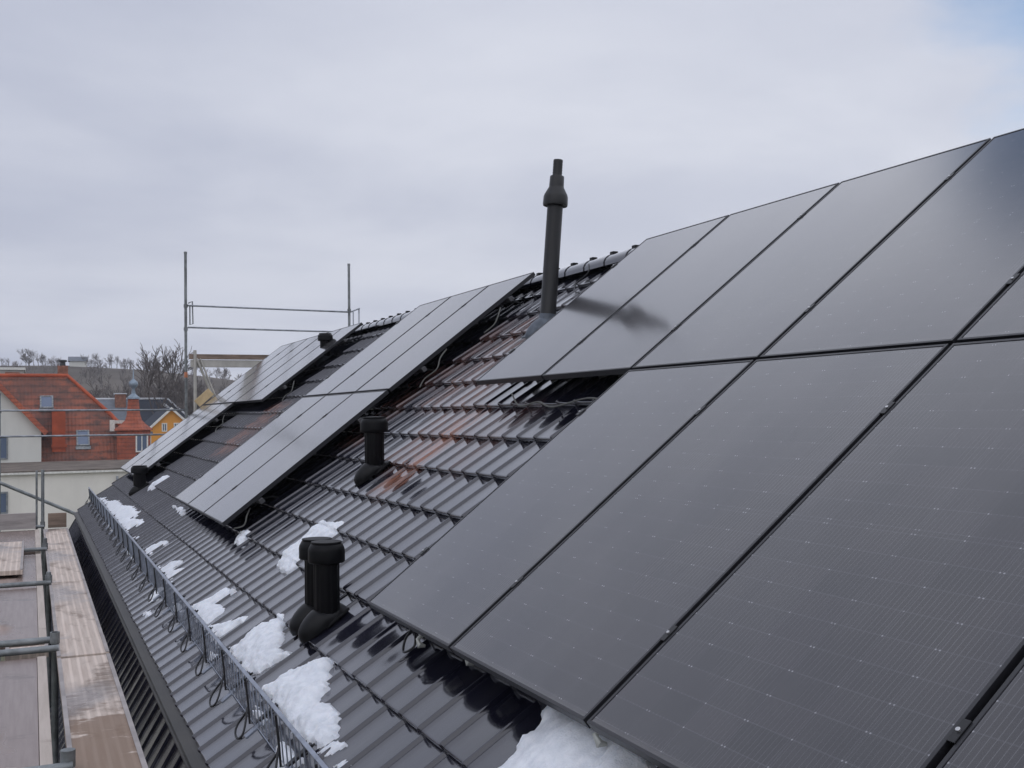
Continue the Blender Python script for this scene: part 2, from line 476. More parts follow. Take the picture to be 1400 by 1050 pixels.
# ------------------------------------------------------------------ mesh helpers
class MB:
    def __init__(self):
        self.v = []
        self.f = []
        self.smooth = []

    def add(self, verts, faces, smooth=False):
        o = len(self.v)
        self.v += [tuple(p) for p in verts]
        self.f += [tuple(i + o for i in f) for f in faces]
        self.smooth += [smooth] * len(faces)
        return self

    def box(self, lo, hi, mat=None):
        (x0, y0, z0), (x1, y1, z1) = lo, hi
        vs = [(x0, y0, z0), (x1, y0, z0), (x1, y1, z0), (x0, y1, z0), (x0, y0, z1), (x1, y0, z1), (x1, y1, z1), (x0, y1, z1)]
        if mat is not None:
            vs = [mat @ Vector(p) for p in vs]
        return self.add(vs, [(3, 2, 1, 0), (4, 5, 6, 7), (0, 1, 5, 4), (1, 2, 6, 5), (2, 3, 7, 6), (3, 0, 4, 7)])

    def bevel_box(self, lo, hi, r, mat=None):
        bm = bmesh.new()
        bmesh.ops.create_cube(bm, size=1)
        for v in bm.verts:
            v.co = Vector([lo[i] + (v.co[i] + 0.5) * (hi[i] - lo[i]) for i in range(3)])
        bmesh.ops.bevel(bm, geom=bm.edges[:], offset=r, segments=2, affect='EDGES', profile=0.6)
        bm.verts.index_update()
        vs = [(mat @ v.co) if mat is not None else v.co.copy() for v in bm.verts]
        fs = [tuple(v.index for v in f.verts) for f in bm.faces]
        bm.free()
        return self.add(vs, fs)

    def tube(self, pts, r, n=8, cap=True, smooth=True):
        pts = [Vector(p) for p in pts]
        rs = r if isinstance(r, (list, tuple)) else [r] * len(pts)
        vs, fs = [], []
        ref = None
        for i, p in enumerate(pts):
            d = (pts[min(i + 1, len(pts) - 1)] - pts[max(i - 1, 0)]).normalized()
            if ref is None:
                ref = Vector((0, 0, 1)) if abs(d.z) < 0.9 else Vector((1, 0, 0))
            a = ref - d * ref.dot(d)
            if a.length < 1e-5:
                a = d.orthogonal()
            a.normalize()
            ref = a
            c = d.cross(a)
            for k in range(n):
                t = 2 * math.pi * k / n
                vs.append(p + (a * math.cos(t) + c * math.sin(t)) * rs[i])
        for i in range(len(pts) - 1):
            for k in range(n):
                fs.append((i * n + k, i * n + (k + 1) % n, (i + 1) * n + (k + 1) % n, (i + 1) * n + k))
        self.add(vs, fs, smooth)
        if cap:
            self.add([vs[k] for k in range(n)], [tuple(range(n - 1, -1, -1))])
            self.add([vs[(len(pts) - 1) * n + k] for k in range(n)], [tuple(range(n))])
        return self

    def lathe(self, prof, n=24, mat=None, flute=0.0, nfl=0, smooth=True):
        """prof: (r, z) list"""
        vs, fs = [], []
        for (r, z) in prof:
            for k in range(n):
                t = 2 * math.pi * k / n
                rr = r * (1 + flute * math.cos(nfl * t)) if flute else r
                p = Vector((rr * math.cos(t), rr * math.sin(t), z))
                vs.append(mat @ p if mat is not None else p)
        for i in range(len(prof) - 1):
            for k in range(n):
                fs.append((i * n + k, i * n + (k + 1) % n, (i + 1) * n + (k + 1) % n, (i + 1) * n + k))
        return self.add(vs, fs, smooth)

    def prism(self, poly, d, mat=None):
        """polygon (list of Vector) extruded by vector d"""
        n = len(poly)
        d = Vector(d)
        vs = [Vector(p) for p in poly] + [Vector(p) + d for p in poly]
        if mat is not None:
            vs = [mat @ p for p in vs]
        fs = [tuple(range(n - 1, -1, -1)), tuple(range(n, 2 * n))]
        fs += [(i, (i + 1) % n, n + (i + 1) % n, n + i) for i in range(n)]
        return self.add(vs, fs)

    def build(self, name, mat, parent=None, matrix=None, sharp=None):
        me = bpy.data.meshes.new(name)
        me.from_pydata(self.v, [], self.f)
        me.polygons.foreach_set('use_smooth', self.smooth)
        bm = bmesh.new()
        bm.from_mesh(me)
        bmesh.ops.remove_doubles(bm, verts=bm.verts, dist=1e-5)
        bmesh.ops.recalc_face_normals(bm, faces=bm.faces)
        if any(self.smooth):
            for e in bm.edges:
                if len(e.link_faces) == 2 and e.calc_face_angle(0) > math.radians(40):
                    e.smooth = False
        bm.to_mesh(me)
        bm.free()
        me.materials.append(mat)
        o = bpy.data.objects.new(name, me)
        COL.objects.link(o)
        if parent is not None:
            o.parent = parent
        if matrix is not None:
            if parent is None:
                o.matrix_world = matrix
            else:
                o.matrix_local = matrix
        return o


def tag(o, label, cat, group=None, kind=None):
    if label:
        o['label'] = label
    if cat:
        o['category'] = cat
    if group:
        o['group'] = group
    if kind:
        o['kind'] = kind
    return o


def thing(name, label, cat, matrix=None, group=None):
    o = bpy.data.objects.new(name, None)
    o.empty_display_size = 0.2
    COL.objects.link(o)
    if matrix is not None:
        o.matrix_world = matrix
    return tag(o, label, cat, group)


def copy_tree(o, parent=None):
    c = o.copy()
    COL.objects.link(c)
    if parent is not None:
        c.parent = parent
    for ch in list(o.children):
        copy_tree(ch, c)
    return c


def T(x, y, z):
    return Matrix.Translation((x, y, z))


# ------------------------------------------------------------------ roof frame
# u runs along the ridge away from the camera, v up the slope, n out of the slope
CO, SI = 0.7936433, 0.6083833
ROOF = Matrix(((0, CO, -SI, 0), (-1, 0, 0, 0), (0, SI, CO, 0), (0, 0, 0, 1)))   # local x = -u, y = v, z = n
GROUND = -8.5
U0, U1 = -6.0, 17.45
WAVE, GAUGE = 0.2222, 0.332
CREST = -0.150
V_RIDGE = 3.66


def rp(u, v, n):
    return Vector((v * CO - n * SI, u, v * SI + n * CO))


def rl(u, v, n):
    return Vector((-u, v, n))


random.seed(4)
house = thing('tiled_house', 'dark tiled house in the foreground whose roof carries the solar panels', 'house')


def tile_profile():
    """height over one tile wave, t in 0..1; rib then a nearly flat pan"""
    return [(0.0, 0.0), (0.015, -0.001), (0.05, 0.0), (0.18, 0.0010), (0.34, 0.0014), (0.52, 0.0018), (0.68, 0.0026),
            (0.76, 0.0040), (0.82, 0.0062), (0.845, 0.0070), (0.856, 0.0050), (0.868, -0.005), (0.892, -0.005), (0.903, 0.0150),
            (0.918, 0.0185), (0.938, 0.0195), (0.955, 0.0180), (0.968, 0.0110), (0.980, 0.0010), (1.0, -0.001)]


def tile_field(u0, u1, v_edges, v_top, base, parent, mat, name, matrix=None, thick=0.034, seed=1):
    rnd = random.Random(seed)
    prof = tile_profile()
    verts, faces, var, smo = [], [], [], []
    nw = int(math.ceil((u1 - u0) / WAVE))
    for k, ve in enumerate(v_edges):
        length = GAUGE + (0.075 if ve < -0.94 else 0.025)
        if ve + length > v_top:
            length = v_top - ve
        if length < 0.05:
            continue
        for i in range(nw):
            ua = u0 + i * WAVE
            dv = rnd.uniform(-0.004, 0.004)
            dn = rnd.uniform(-0.0018, 0.0018)
            tl = rnd.uniform(-0.002, 0.002)
            tv = rnd.random()
            o = len(verts)
            np_ = len(prof)
            rows = [(0.010, -thick), (0.0, -thick * 0.85), (-0.002, -thick * 0.40), (0.0, -0.0045), (0.003, -0.0008), (0.010, 0.0)]
            for (t, h) in prof:
                u = ua + t * WAVE
                if u > u1:
                    u = u1
                for j, (a, b) in enumerate(rows):
                    nose = 0.004 * max(0.0, h / 0.027) if j < 4 else 0.0
                    verts.append((-u, ve + a + dv - nose * 2.0, base + h + b + dn + tl * (t - 0.5) - a * 0.105))
                verts.append((-u, ve + length * 0.5, base + h + dn + tl * (t - 0.5) - length * 0.5 * 0.105))
                verts.append((-u, ve + length, base + h + dn + tl * (t - 0.5) - length * 0.105))
            nr = len(rows) + 2
            for c in range(np_ - 1):
                for j in range(nr - 1):
                    faces.append((o + c * nr + j, o + c * nr + j + 1, o + (c + 1) * nr + j + 1, o + (c + 1) * nr + j))
                    smo.append(True)
            var += [tv] * (np_ * nr)
    me = bpy.data.meshes.new(name)
    me.from_pydata(verts, [], faces)
    me.polygons.foreach_set('use_smooth', smo)
    at = me.attributes.new('tilevar', 'FLOAT', 'POINT')
    at.data.foreach_set('value', var)
    me.materials.append(mat)
    o = bpy.data.objects.new(name, me)
    COL.objects.link(o)
    o.parent = parent
    if matrix is not None:
        o.matrix_local = matrix
    return o


edges = [0.08 + GAUGE * k - (0.045 if k == -3 else 0) for k in range(-3, 11)]
tile_field(U0, U1, edges, V_RIDGE, CREST - 0.027, house, M['tile'], 'main_roof', ROOF)
# sheet under the tiles
mb = MB()
mb.box((-U1 + 0.02, -0.90, CREST - 0.14), (-U0, V_RIDGE - 0.02, CREST - 0.085))
mb.build('roof_deck', M['backsheet'], house, ROOF)
# ridge tiles, one overlapping the next, each with its little clip
ridge_l = rp(0, V_RIDGE, CREST - 0.02)
RX, RZ = ridge_l.x, ridge_l.z
mb = MB()
clips = []
L = 0.355
k = 0
u = U1 + 0.03
while u > U0:
    vs, fs = [], []
    nn = 10
    for s, (uu, rad) in enumerate([(u, 0.098), (u - 0.03, 0.100), (u - L * 0.9, 0.103), (u - L - 0.018, 0.106), (u - L - 0.018, 0.097)]):
        for q in range(nn + 1):
            a = math.pi * (-0.06 + 1.12 * q / nn)
            vs.append((RX + rad * math.cos(a) * 1.12, uu, RZ - 0.015 + rad * math.sin(a) * 0.86))
    for s in range(4):
        for q in range(nn):
            b0 = s * (nn + 1) + q
            fs.append((b0, b0 + 1, b0 + nn + 2, b0 + nn + 1))
    mb.add(vs, fs, True)
    clips.append((RX - 0.026, u - L - 0.02, RZ + 0.066))
    u -= L
rt = mb.build('ridge_tiles', M['tile_ridge'], house)
for (x, y, z) in clips:
    mb = MB()
    mb.bevel_box((x, y, z), (x + 0.052, y + 0.055, z + 0.030), 0.007)
    mb.build('ridge_clip', M['boot'], rt)
# other slope
mb = MB()
mb.add([(RX, U0, RZ - 0.03), (RX, U1, RZ - 0.03), (RX + 4.3, U1, RZ - 0.03 - 4.3 * SI / CO), (RX + 4.3, U0, RZ - 0.03 - 4.3 * SI / CO)], [(0, 1, 2, 3)])
mb.add([(RX, U0, RZ - 0.10), (RX, U1, RZ - 0.10), (RX + 4.3, U1, RZ - 0.10 - 4.3 * SI / CO), (RX + 4.3, U0, RZ - 0.10 - 4.3 * SI / CO)], [(0, 3, 2, 1)])
mb.build('rear_roof', M['tile_steep'], house)
# eave drip metal and the steep lower roof under it
EX, EZ = -0.662, -0.748
mb = MB()
sec = [(EX + 0.07, EZ + 0.035), (EX - 0.015, EZ - 0.006), (EX - 0.050, EZ - 0.012), (EX - 0.065, EZ - 0.003), (EX - 0.072, EZ - 0.012), (EX - 0.065, EZ - 0.035), (EX - 0.05, EZ - 0.05), (EX + 0.07, EZ - 0.05)]
mb.prism([Vector((x, U0, z)) for x, z in sec], (0, U1 - U0, 0))
mb.build('eave_flashing', M['flash'], house)
ang = math.radians(66)
c2, s2 = math.cos(ang), math.sin(ang)
MANS = Matrix(((0, c2, -s2, EX - 0.045), (-1, 0, 0, 0), (0, s2, c2, EZ - 0.045), (0, 0, 0, 1)))
tile_field(U0, U1, [-GAUGE * k for k in range(8, 0, -1)], 0.02, -0.03, house, M['tile_steep'], 'steep_lower_roof', MANS, seed=7)
low = MANS @ Vector((0, -GAUGE * 8, -0.06))
mb = MB()
mb.box((low.x + 0.1, U0, GROUND), (low.x + 0.35, U1 - 0.2, low.z + 0.1))
mb.box((RX + 4.0, U0, GROUND), (RX + 4.25, U1 - 0.2, RZ - 4.0 * SI / CO - 0.05))
mb.build('side_wall', M['white_wall'], house)
mb = MB()
yb = U1 - 0.20
gp = [(low.x + 0.1, GROUND), (low.x + 0.1, low.z), (EX + 0.02, EZ - 0.12), (RX, RZ - 0.22), (RX + 4.0, RZ - 0.22 - 4.0 * SI / CO), (RX + 4.0, GROUND)]
mb.prism([Vector((x, yb, z)) for x, z in gp], (0, 0.12, 0))
mb.build('gable_wall', M['white_wall'], house)
mb = MB()
mb.prism([Vector((x, U0, z)) for x, z in gp], (0, 0.12, 0))
mb.build('gable_wall', M['white_wall'], house)

# ------------------------------------------------------------------ solar panels
def make_panel():
    root = thing('solar_panel', 'x', 'solar panel')
    t, lip = 0.035, 0.011
    mb = MB()
    mb.bevel_box((0, 0, -t), (lip, PH, 0), 0.0012)
    mb.bevel_box((PW - lip, 0, -t), (PW, PH, 0), 0.0012)
    mb.bevel_box((lip, 0, -t), (PW - lip, lip, 0), 0.0012)
    mb.bevel_box((lip, PH - lip, -t), (PW - lip, PH, 0), 0.0012)
    mb.build('frame', M['frame'], root)
    mb = MB()
    mb.box((lip, lip, -0.0065), (PW - lip, PH - lip, -0.0022))
    mb.build('glass_face', M['cell'], root)
    mb = MB()
    mb.box((lip, lip, -0.012), (PW - lip, PH - lip, -0.0085))
    mb.box((0.44, PH / 2 - 0.05, -0.034), (0.60, PH / 2 + 0.05, -0.0125))
    mb.build('backsheet', M['backsheet'], root)
    return root


def add_clamps(root, side):
    """mid clamps on the seam at the far side of the module (side=-1) or end clamps"""
    for fy in (0.20, 0.80):
        mb = MB()
        y = PH * fy
        if side == 'mid':
            mb.bevel_box((-0.021, y - 0.030, 0.0005), (0.001, y + 0.030, 0.004), 0.001)
            mb.box((-0.017, y - 0.025, -0.03), (-0.003, y + 0.025, 0.0))
        else:
            mb.bevel_box((-0.022, y - 0.025, 0.0005), (0.010, y + 0.025, 0.004), 0.001)
            mb.box((-0.020, y - 0.022, -0.036), (-0.004, y + 0.022, 0.0))
        c = mb.build('clamp', M['clamp'], root)
        mb = MB()
        mb.lathe([(0.0, 0.009), (0.0045, 0.009), (0.0055, 0.008), (0.0055, 0.003)], 10, T(-0.010, y, 0))
        mb.build('bolt', M['steel'], c)


ORD = ['first', 'second', 'third', 'fourth', 'fifth', 'sixth', 'seventh']
proto = make_panel()
used = False


def place_panel(ui, row, label, clamps, group, un=0):
    """ui: u index of the module's far edge"""
    global used
    p = copy_tree(proto) if used else proto
    used = True
    m = ROOF @ T(-(ui * CU - 0.010), row * CV + 0.010, 0.0)
    p.matrix_world = m
    tag(p, label, 'solar panel', group)
    if clamps:
        add_clamps(p, clamps)
    return p


arrays = [
    ('nearest array', 'solar panels of the nearest array', [(4, -2, 1), (2, -2, 0)]),
    ('middle array', 'solar panels of the middle array', [(8.85, 5.85, 1), (8.85, 5.85, 0)]),
    ('farthest array', 'solar panels of the farthest array', [(16.15, 11.0, 1), (16.15, 13.0, 0)]),
]
rail_jobs = []
pend = []
for an, grp, rows in arrays:
    for hi, lo, row in rows:
        n = int(round(hi - lo))
        for i in range(n):
            rn = 'upper' if row else 'lower'
            pos = 'leftmost' if i == 0 else ORD[i] + ' from left'
            lab = f'black solar panel, {pos} in {rn} row of the {an}'
            pend.append((hi - i, row, lab, 'end' if i == 0 else 'mid', grp))
        rail_jobs.append((an, hi, hi - n, row))
for ui, row, lab, cl_, grp in pend:
    p = copy_tree(proto)
    p.matrix_world = ROOF @ T(-(ui * CU - 0.010), row * CV + 0.010, random.uniform(-0.001, 0.001))
    tag(p, lab, 'solar panel', grp)
    add_clamps(p, cl_)
for ch in list(proto.children):
    bpy.data.objects.remove(ch)
bpy.data.objects.remove(proto)

for an, hi, lo, row in rail_jobs:
    for q, fy in enumerate((0.20, 0.80)):
        mb = MB()
        v = row * CV + 0.01 + PH * fy
        mb.bevel_box((-(hi * CU + 0.03), v - 0.02, -0.078), (-(lo * CU - 0.03), v + 0.02, -0.038), 0.003)
        rn = 'upper' if row else 'lower'
        wh = 'top' if q else 'bottom'
        r = mb.build('mounting_rail', M['rail_alu'], None, ROOF)
        tag(r, f'dark mounting rail under the {wh} of the {rn} row of the {an}', 'rail', 'mounting rails under the panels')
        uu = lo * CU + 0.25
        while uu < hi * CU:
            hk = MB()
            hk.bevel_box((-uu - 0.02, v - 0.03, -0.098), (-uu + 0.02, v + 0.03, -0.0785), 0.002)
            hk.tube([(-uu, v - 0.02, -0.092), (-uu, v + 0.06, -0.10), (-uu, v + 0.12, -0.135), (-uu, v + 0.16, -0.185)], 0.008, 6)
            hk.build('roof_hook', M['clamp'], r)
            uu += 0.89

# pale roof hooks peeking out under array edges
for (u, v, lab, L_) in [(1.50, -0.015, 'pale metal hook under the lower edge of the second near panel', 0.06),
                        (1.04, 0.02, 'pale roof hook under the seam between two near panels', 0.07),
                        (0.02, 0.0, 'small bright hook under the corner beside the large snow heap', 0.05)]:
    mb = MB()
    mb.tube([rl(u, v + 0.06, -0.06), rl(u, v + 0.015, -0.065), rl(u - 0.015, v + 0.005, -0.085), rl(u - 0.02, v + 0.02, -0.10)], [0.006, 0.009, 0.014, 0.006], 8)
    mb.bevel_box((-u - 0.012, v + 0.03, -0.07), (-u + 0.012, v + L_ + 0.02, -0.055), 0.003)
    tag(mb.build('roof_hook', M['pale'], None, ROOF), lab, 'hook', 'roof hooks at the panel edges')

# cables hanging at the array edges
for (pts, lab) in [
    ([(6.20, 2.42, -0.05), (6.12, 2.30, -0.06), (6.08, 2.20, -0.11), (6.14, 2.08, -0.12), (6.08, 1.98, -0.14)], 'grey cable loop at the right edge of the middle array'),
    ([(13.72, 1.52, -0.05), (13.62, 1.44, -0.09), (13.50, 1.40, -0.11), (13.58, 1.30, -0.12), (13.36, 1.22, -0.14)], 'pale cable end hanging at the lower row edge of the far array'),
    ([(11.62, 2.25, -0.05), (11.52, 2.18, -0.08), (11.46, 2.10, -0.12), (11.52, 2.02, -0.12), (11.44, 1.93, -0.14)], 'grey cable hanging under the upper row edge of the far array'),
    ([(6.16, 3.05, -0.06), (6.08, 2.95, -0.09), (6.05, 2.86, -0.12), (6.10, 2.76, -0.13)], 'thin grey cable beside the flue pipe'),
    ([(5.10, 3.48, -0.05), (5.05, 3.40, -0.09), (5.12, 3.30, -0.11), (5.03, 3.20, -0.13), (4.9, 3.16, -0.14)], 'dark cable hook hanging below the ridge left of the near array'),
    ([(3.6, 1.72, -0.08), (3.45, 1.66, -0.13), (3.2, 1.68, -0.12), (2.95, 1.64, -0.13), (2.6, 1.70, -0.12), (2.3, 1.66, -0.12)], 'thin grey cable lying on dark tiles under the upper near panels'),
    ([(1.62, 0.02, -0.06), (1.66, -0.02, -0.09), (1.62, -0.06, -0.11), (1.56, -0.02, -0.10), (1.60, 0.02, -0.08)], 'small black cable coil under the near panel edge'),
    ([(6.26, 0.26, -0.06), (6.2, 0.2, -0.08), (6.16, 0.13, -0.12), (6.22, 0.06, -0.10)], 'short pale cable under the lower corner of the middle array'),
]:
    sm = []
    P_ = [rl(*p) for p in pts]
    for i in range(len(P_) - 1):
        p0, p1, p2, p3 = P_[max(i - 1, 0)], P_[i], P_[i + 1], P_[min(i + 2, len(P_) - 1)]
        for s in range(5):
            t = s / 5
            sm.append(0.5 * ((2 * p1) + (p2 - p0) * t + (2 * p0 - 5 * p1 + 4 * p2 - p3) * t * t + (3 * p1 - p0 - 3 * p2 + p3) * t ** 3))
    sm.append(P_[-1])
    mb = MB()
    mb.tube(sm, 0.0055 if 'black' in lab or 'dark' in lab else 0.006, 6)
    m_ = M['wire'] if ('black' in lab or 'dark cable' in lab) else M['cable']
    tag(mb.build('cable', m_, None, ROOF), lab, 'cable', 'cables at the panel edges')

# ------------------------------------------------------------------ vents and flue
def make_vent(u, v, h, lab, grey=False, s=1.0):
    base = rp(u, v, CREST - 0.02)
    root = thing('roof_vent', lab, 'vent', T(*base), 'black plastic roof vents')
    # hood shaped base lying on the tiles
    R3 = ROOF.to_3x3().to_4x4()
    bm = bmesh.new()
    bmesh.ops.create_uvsphere(bm, u_segments=28, v_segments=16, radius=1)
    vs = []
    for vv in bm.verts:
        x, y, z = vv.co
        yy = y * (0.150 if y < 0 else 0.11)
        w_ = 0.086 * (1.0 - 0.10 * max(0, y))
        zz = max(z, -0.05)
        hump = 0.092 * (abs(zz) ** 0.8) * (1 - 0.62 * max(0.0, y)) * (1 if zz > 0 else -0.3)
        vs.append(R3 @ Vector((x * w_, yy - 0.02, hump)))
    bm.verts.index_update()
    mb = MB()
    mb.add(vs, [tuple(q.index for q in f.verts) for f in bm.faces], True)
    bm.free()
    mb.bevel_box((-0.085, -0.03, -0.012), (0.085, 0.12, 0.004), 0.006, R3)
    mb.build('base', M['lead'] if grey else M['boot'], root)
    r = 0.0735 * s
    mb = MB()
    mb.lathe([(r * 0.96, 0.02), (r * 0.96, 0.05), (r, 0.06), (r, h - 0.09), (r * 0.9, h - 0.085)], 96, None, 0.022, 14)
    mb.build('pipe', M['plastic'], root)
    R_ = 0.106 * s
    mb = MB()
    mb.lathe([(r * 0.9, h - 0.10), (R_ * 0.84, h - 0.105), (R_ * 0.95, h - 0.102), (R_, h - 0.096), (R_, h - 0.080), (R_, h - 0.040), (R_ * 0.97, h - 0.028), (R_ * 0.86, h - 0.008), (R_ * 0.82, h - 0.006), (R_ * 0.82, h - 0.002), (R_ * 0.84, h + 0.001), (R_ * 0.82, h + 0.006), (R_ * 0.4, h + 0.009), (0.0005, h + 0.010)], 40)
    mb.build('cap', M['plastic'], root)
    return root


make_vent(2.86, -0.115, 0.405, 'ribbed black roof vent in front, covering part of its twin', s=0.90)
make_vent(3.065, -0.115, 0.40, 'ribbed black roof vent standing half hidden behind its nearer twin', s=0.90)
make_vent(4.84, 0.97, 0.385, 'lone black roof vent beside the orange dust streak on the tiles', s=0.95)
make_vent(13.85, -0.07, 0.34, 'small black vent at the lower corner of the farthest panels', s=1.15)
make_vent(12.5, 2.98, 0.36, 'black vent with grey base between two arrays near the ridge', True, s=1.02)

pb = rp(4.86, 2.74, CREST - 0.03)
lean = Vector((0.078, -0.022, 1.0)).normalized()
q = Vector((0, 0, 1)).rotation_difference(lean).to_matrix().to_4x4()
flue = thing('flue_pipe', 'tall leaning black flue pipe with stepped cap, rising through the tiles near the ridge', 'flue pipe', T(*pb) @ q)
mb = MB()
mb.lathe([(0.064, -0.05), (0.064, 0.13), (0.062, 0.14), (0.0615, 0.99)], 28)
mb.build('pipe', M['pipe'], flue)
mb = MB()
mb.lathe([(0.05, 0.965), (0.095, 0.960), (0.098, 0.972), (0.096, 1.03), (0.090, 1.050), (0.060, 1.105), (0.058, 1.115), (0.056, 1.19), (0.052, 1.196), (0.038, 1.197)], 28)
mb.build('collar', M['pipe'], flue)
mb = MB()
mb.lathe([(0.038, 1.19), (0.0375, 1.205)] + [(0.0375 + (0.0012 if i % 2 else -0.0012), 1.21 + 0.011 * i) for i in range(10)] + [(0.036, 1.325), (0.0, 1.326)], 28)
mb.build('mouth', M['pipe'], flue)
R3 = q.inverted() @ ROOF.to_3x3().to_4x4()
mb = MB()
mb.lathe([(0.100, 0.0), (0.092, 0.02), (0.076, 0.05), (0.070, 0.08), (0.068, 0.105), (0.065, 0.107)], 28)
mb.bevel_box((-0.15, -0.17, 0.030), (0.15, 0.17, 0.042), 0.008, R3)
bm = bmesh.new()
bmesh.ops.create_uvsphere(bm, u_segments=20, v_segments=12, radius=1)
bm.verts.index_update()
mb.add([R3 @ Vector((v.co.x * 0.085, v.co.y * 0.15 - 0.05, 0.03 + max(0, v.co.z) * 0.075)) for v in bm.verts], [tuple(w_.index for w_ in f.verts) for f in bm.faces], True)
bm.free()
mb.build('sleeve', M['lead'], flue)

# ------------------------------------------------------------------ snow guard
guard = thing('snow_guard', 'long grey metal snow guard with wire loops standing along the eave tiles', 'snow guard', ROOF)
VG = -0.585
mb = MB()
mb.bevel_box((-17.25, VG - 0.007, 0.030), (5.0, VG + 0.010, 0.046), 0.003)
mb.build('top_rail', M['guard'], guard)
mb = MB()
mb.bevel_box((-17.2, VG - 0.110, -0.136), (5.0, VG - 0.106, -0.128), 0.001)
u = -4.9
while u < 17.2:
    mb.tube([(-u, VG - 0.002, 0.03), (-u, VG - 0.108, -0.135)], 0.0032, 5, False)
    u += 0.0833
mb.build('grille', M['guard'], guard)


def bracket(u, rnd):
    mb = MB()
    mb.tube([(-u, VG - 0.014, 0.04), (-u, VG - 0.068, -0.05), (-u, VG - 0.124, -0.135), (-u, VG - 0.09, -0.160), (-u, VG + 0.03, -0.162)], 0.0052, 6)
    mb.bevel_box((-u - 0.016, VG - 0.11, -0.158), (-u + 0.016, VG + 0.02, -0.148), 0.002)
    b = mb.build('bracket', M['wire'], guard)
    mb = MB()
    dx = rnd.uniform(-0.025, 0.025)
    k_ = rnd.uniform(0.9, 1.15)
    a = []
    for i in range(25):
        t = 2 * math.pi * i / 24
        al = (1 - math.cos(t)) / 2                       # 0 at the guard, 1 at the far end of the loop
        la = 0.085 * math.sin(t) * abs(math.sin(t / 2)) ** 1.3
        a.append((-u + la + 0.05 * al + dx * al, VG - 0.085 - 0.125 * k_ * al, -0.070 - 0.064 * al ** 0.8 + 0.004 * math.sin(2 * t)))
    mb.tube(a, 0.0052, 6)
    mb.build('wire_loop', M['wire'], b)
    mb = MB()
    mb.bevel_box((-u + 0.035, VG - 0.175, -0.158), (-u + 0.075, VG - 0.085, -0.146), 0.003)
    mb.build('foot_plate', M['guard'], b)


rnd = random.Random(5)
u = 1.01 - 0.6666 * 6
while u < 17.2:
    bracket(u, rnd)
    u += 0.6666

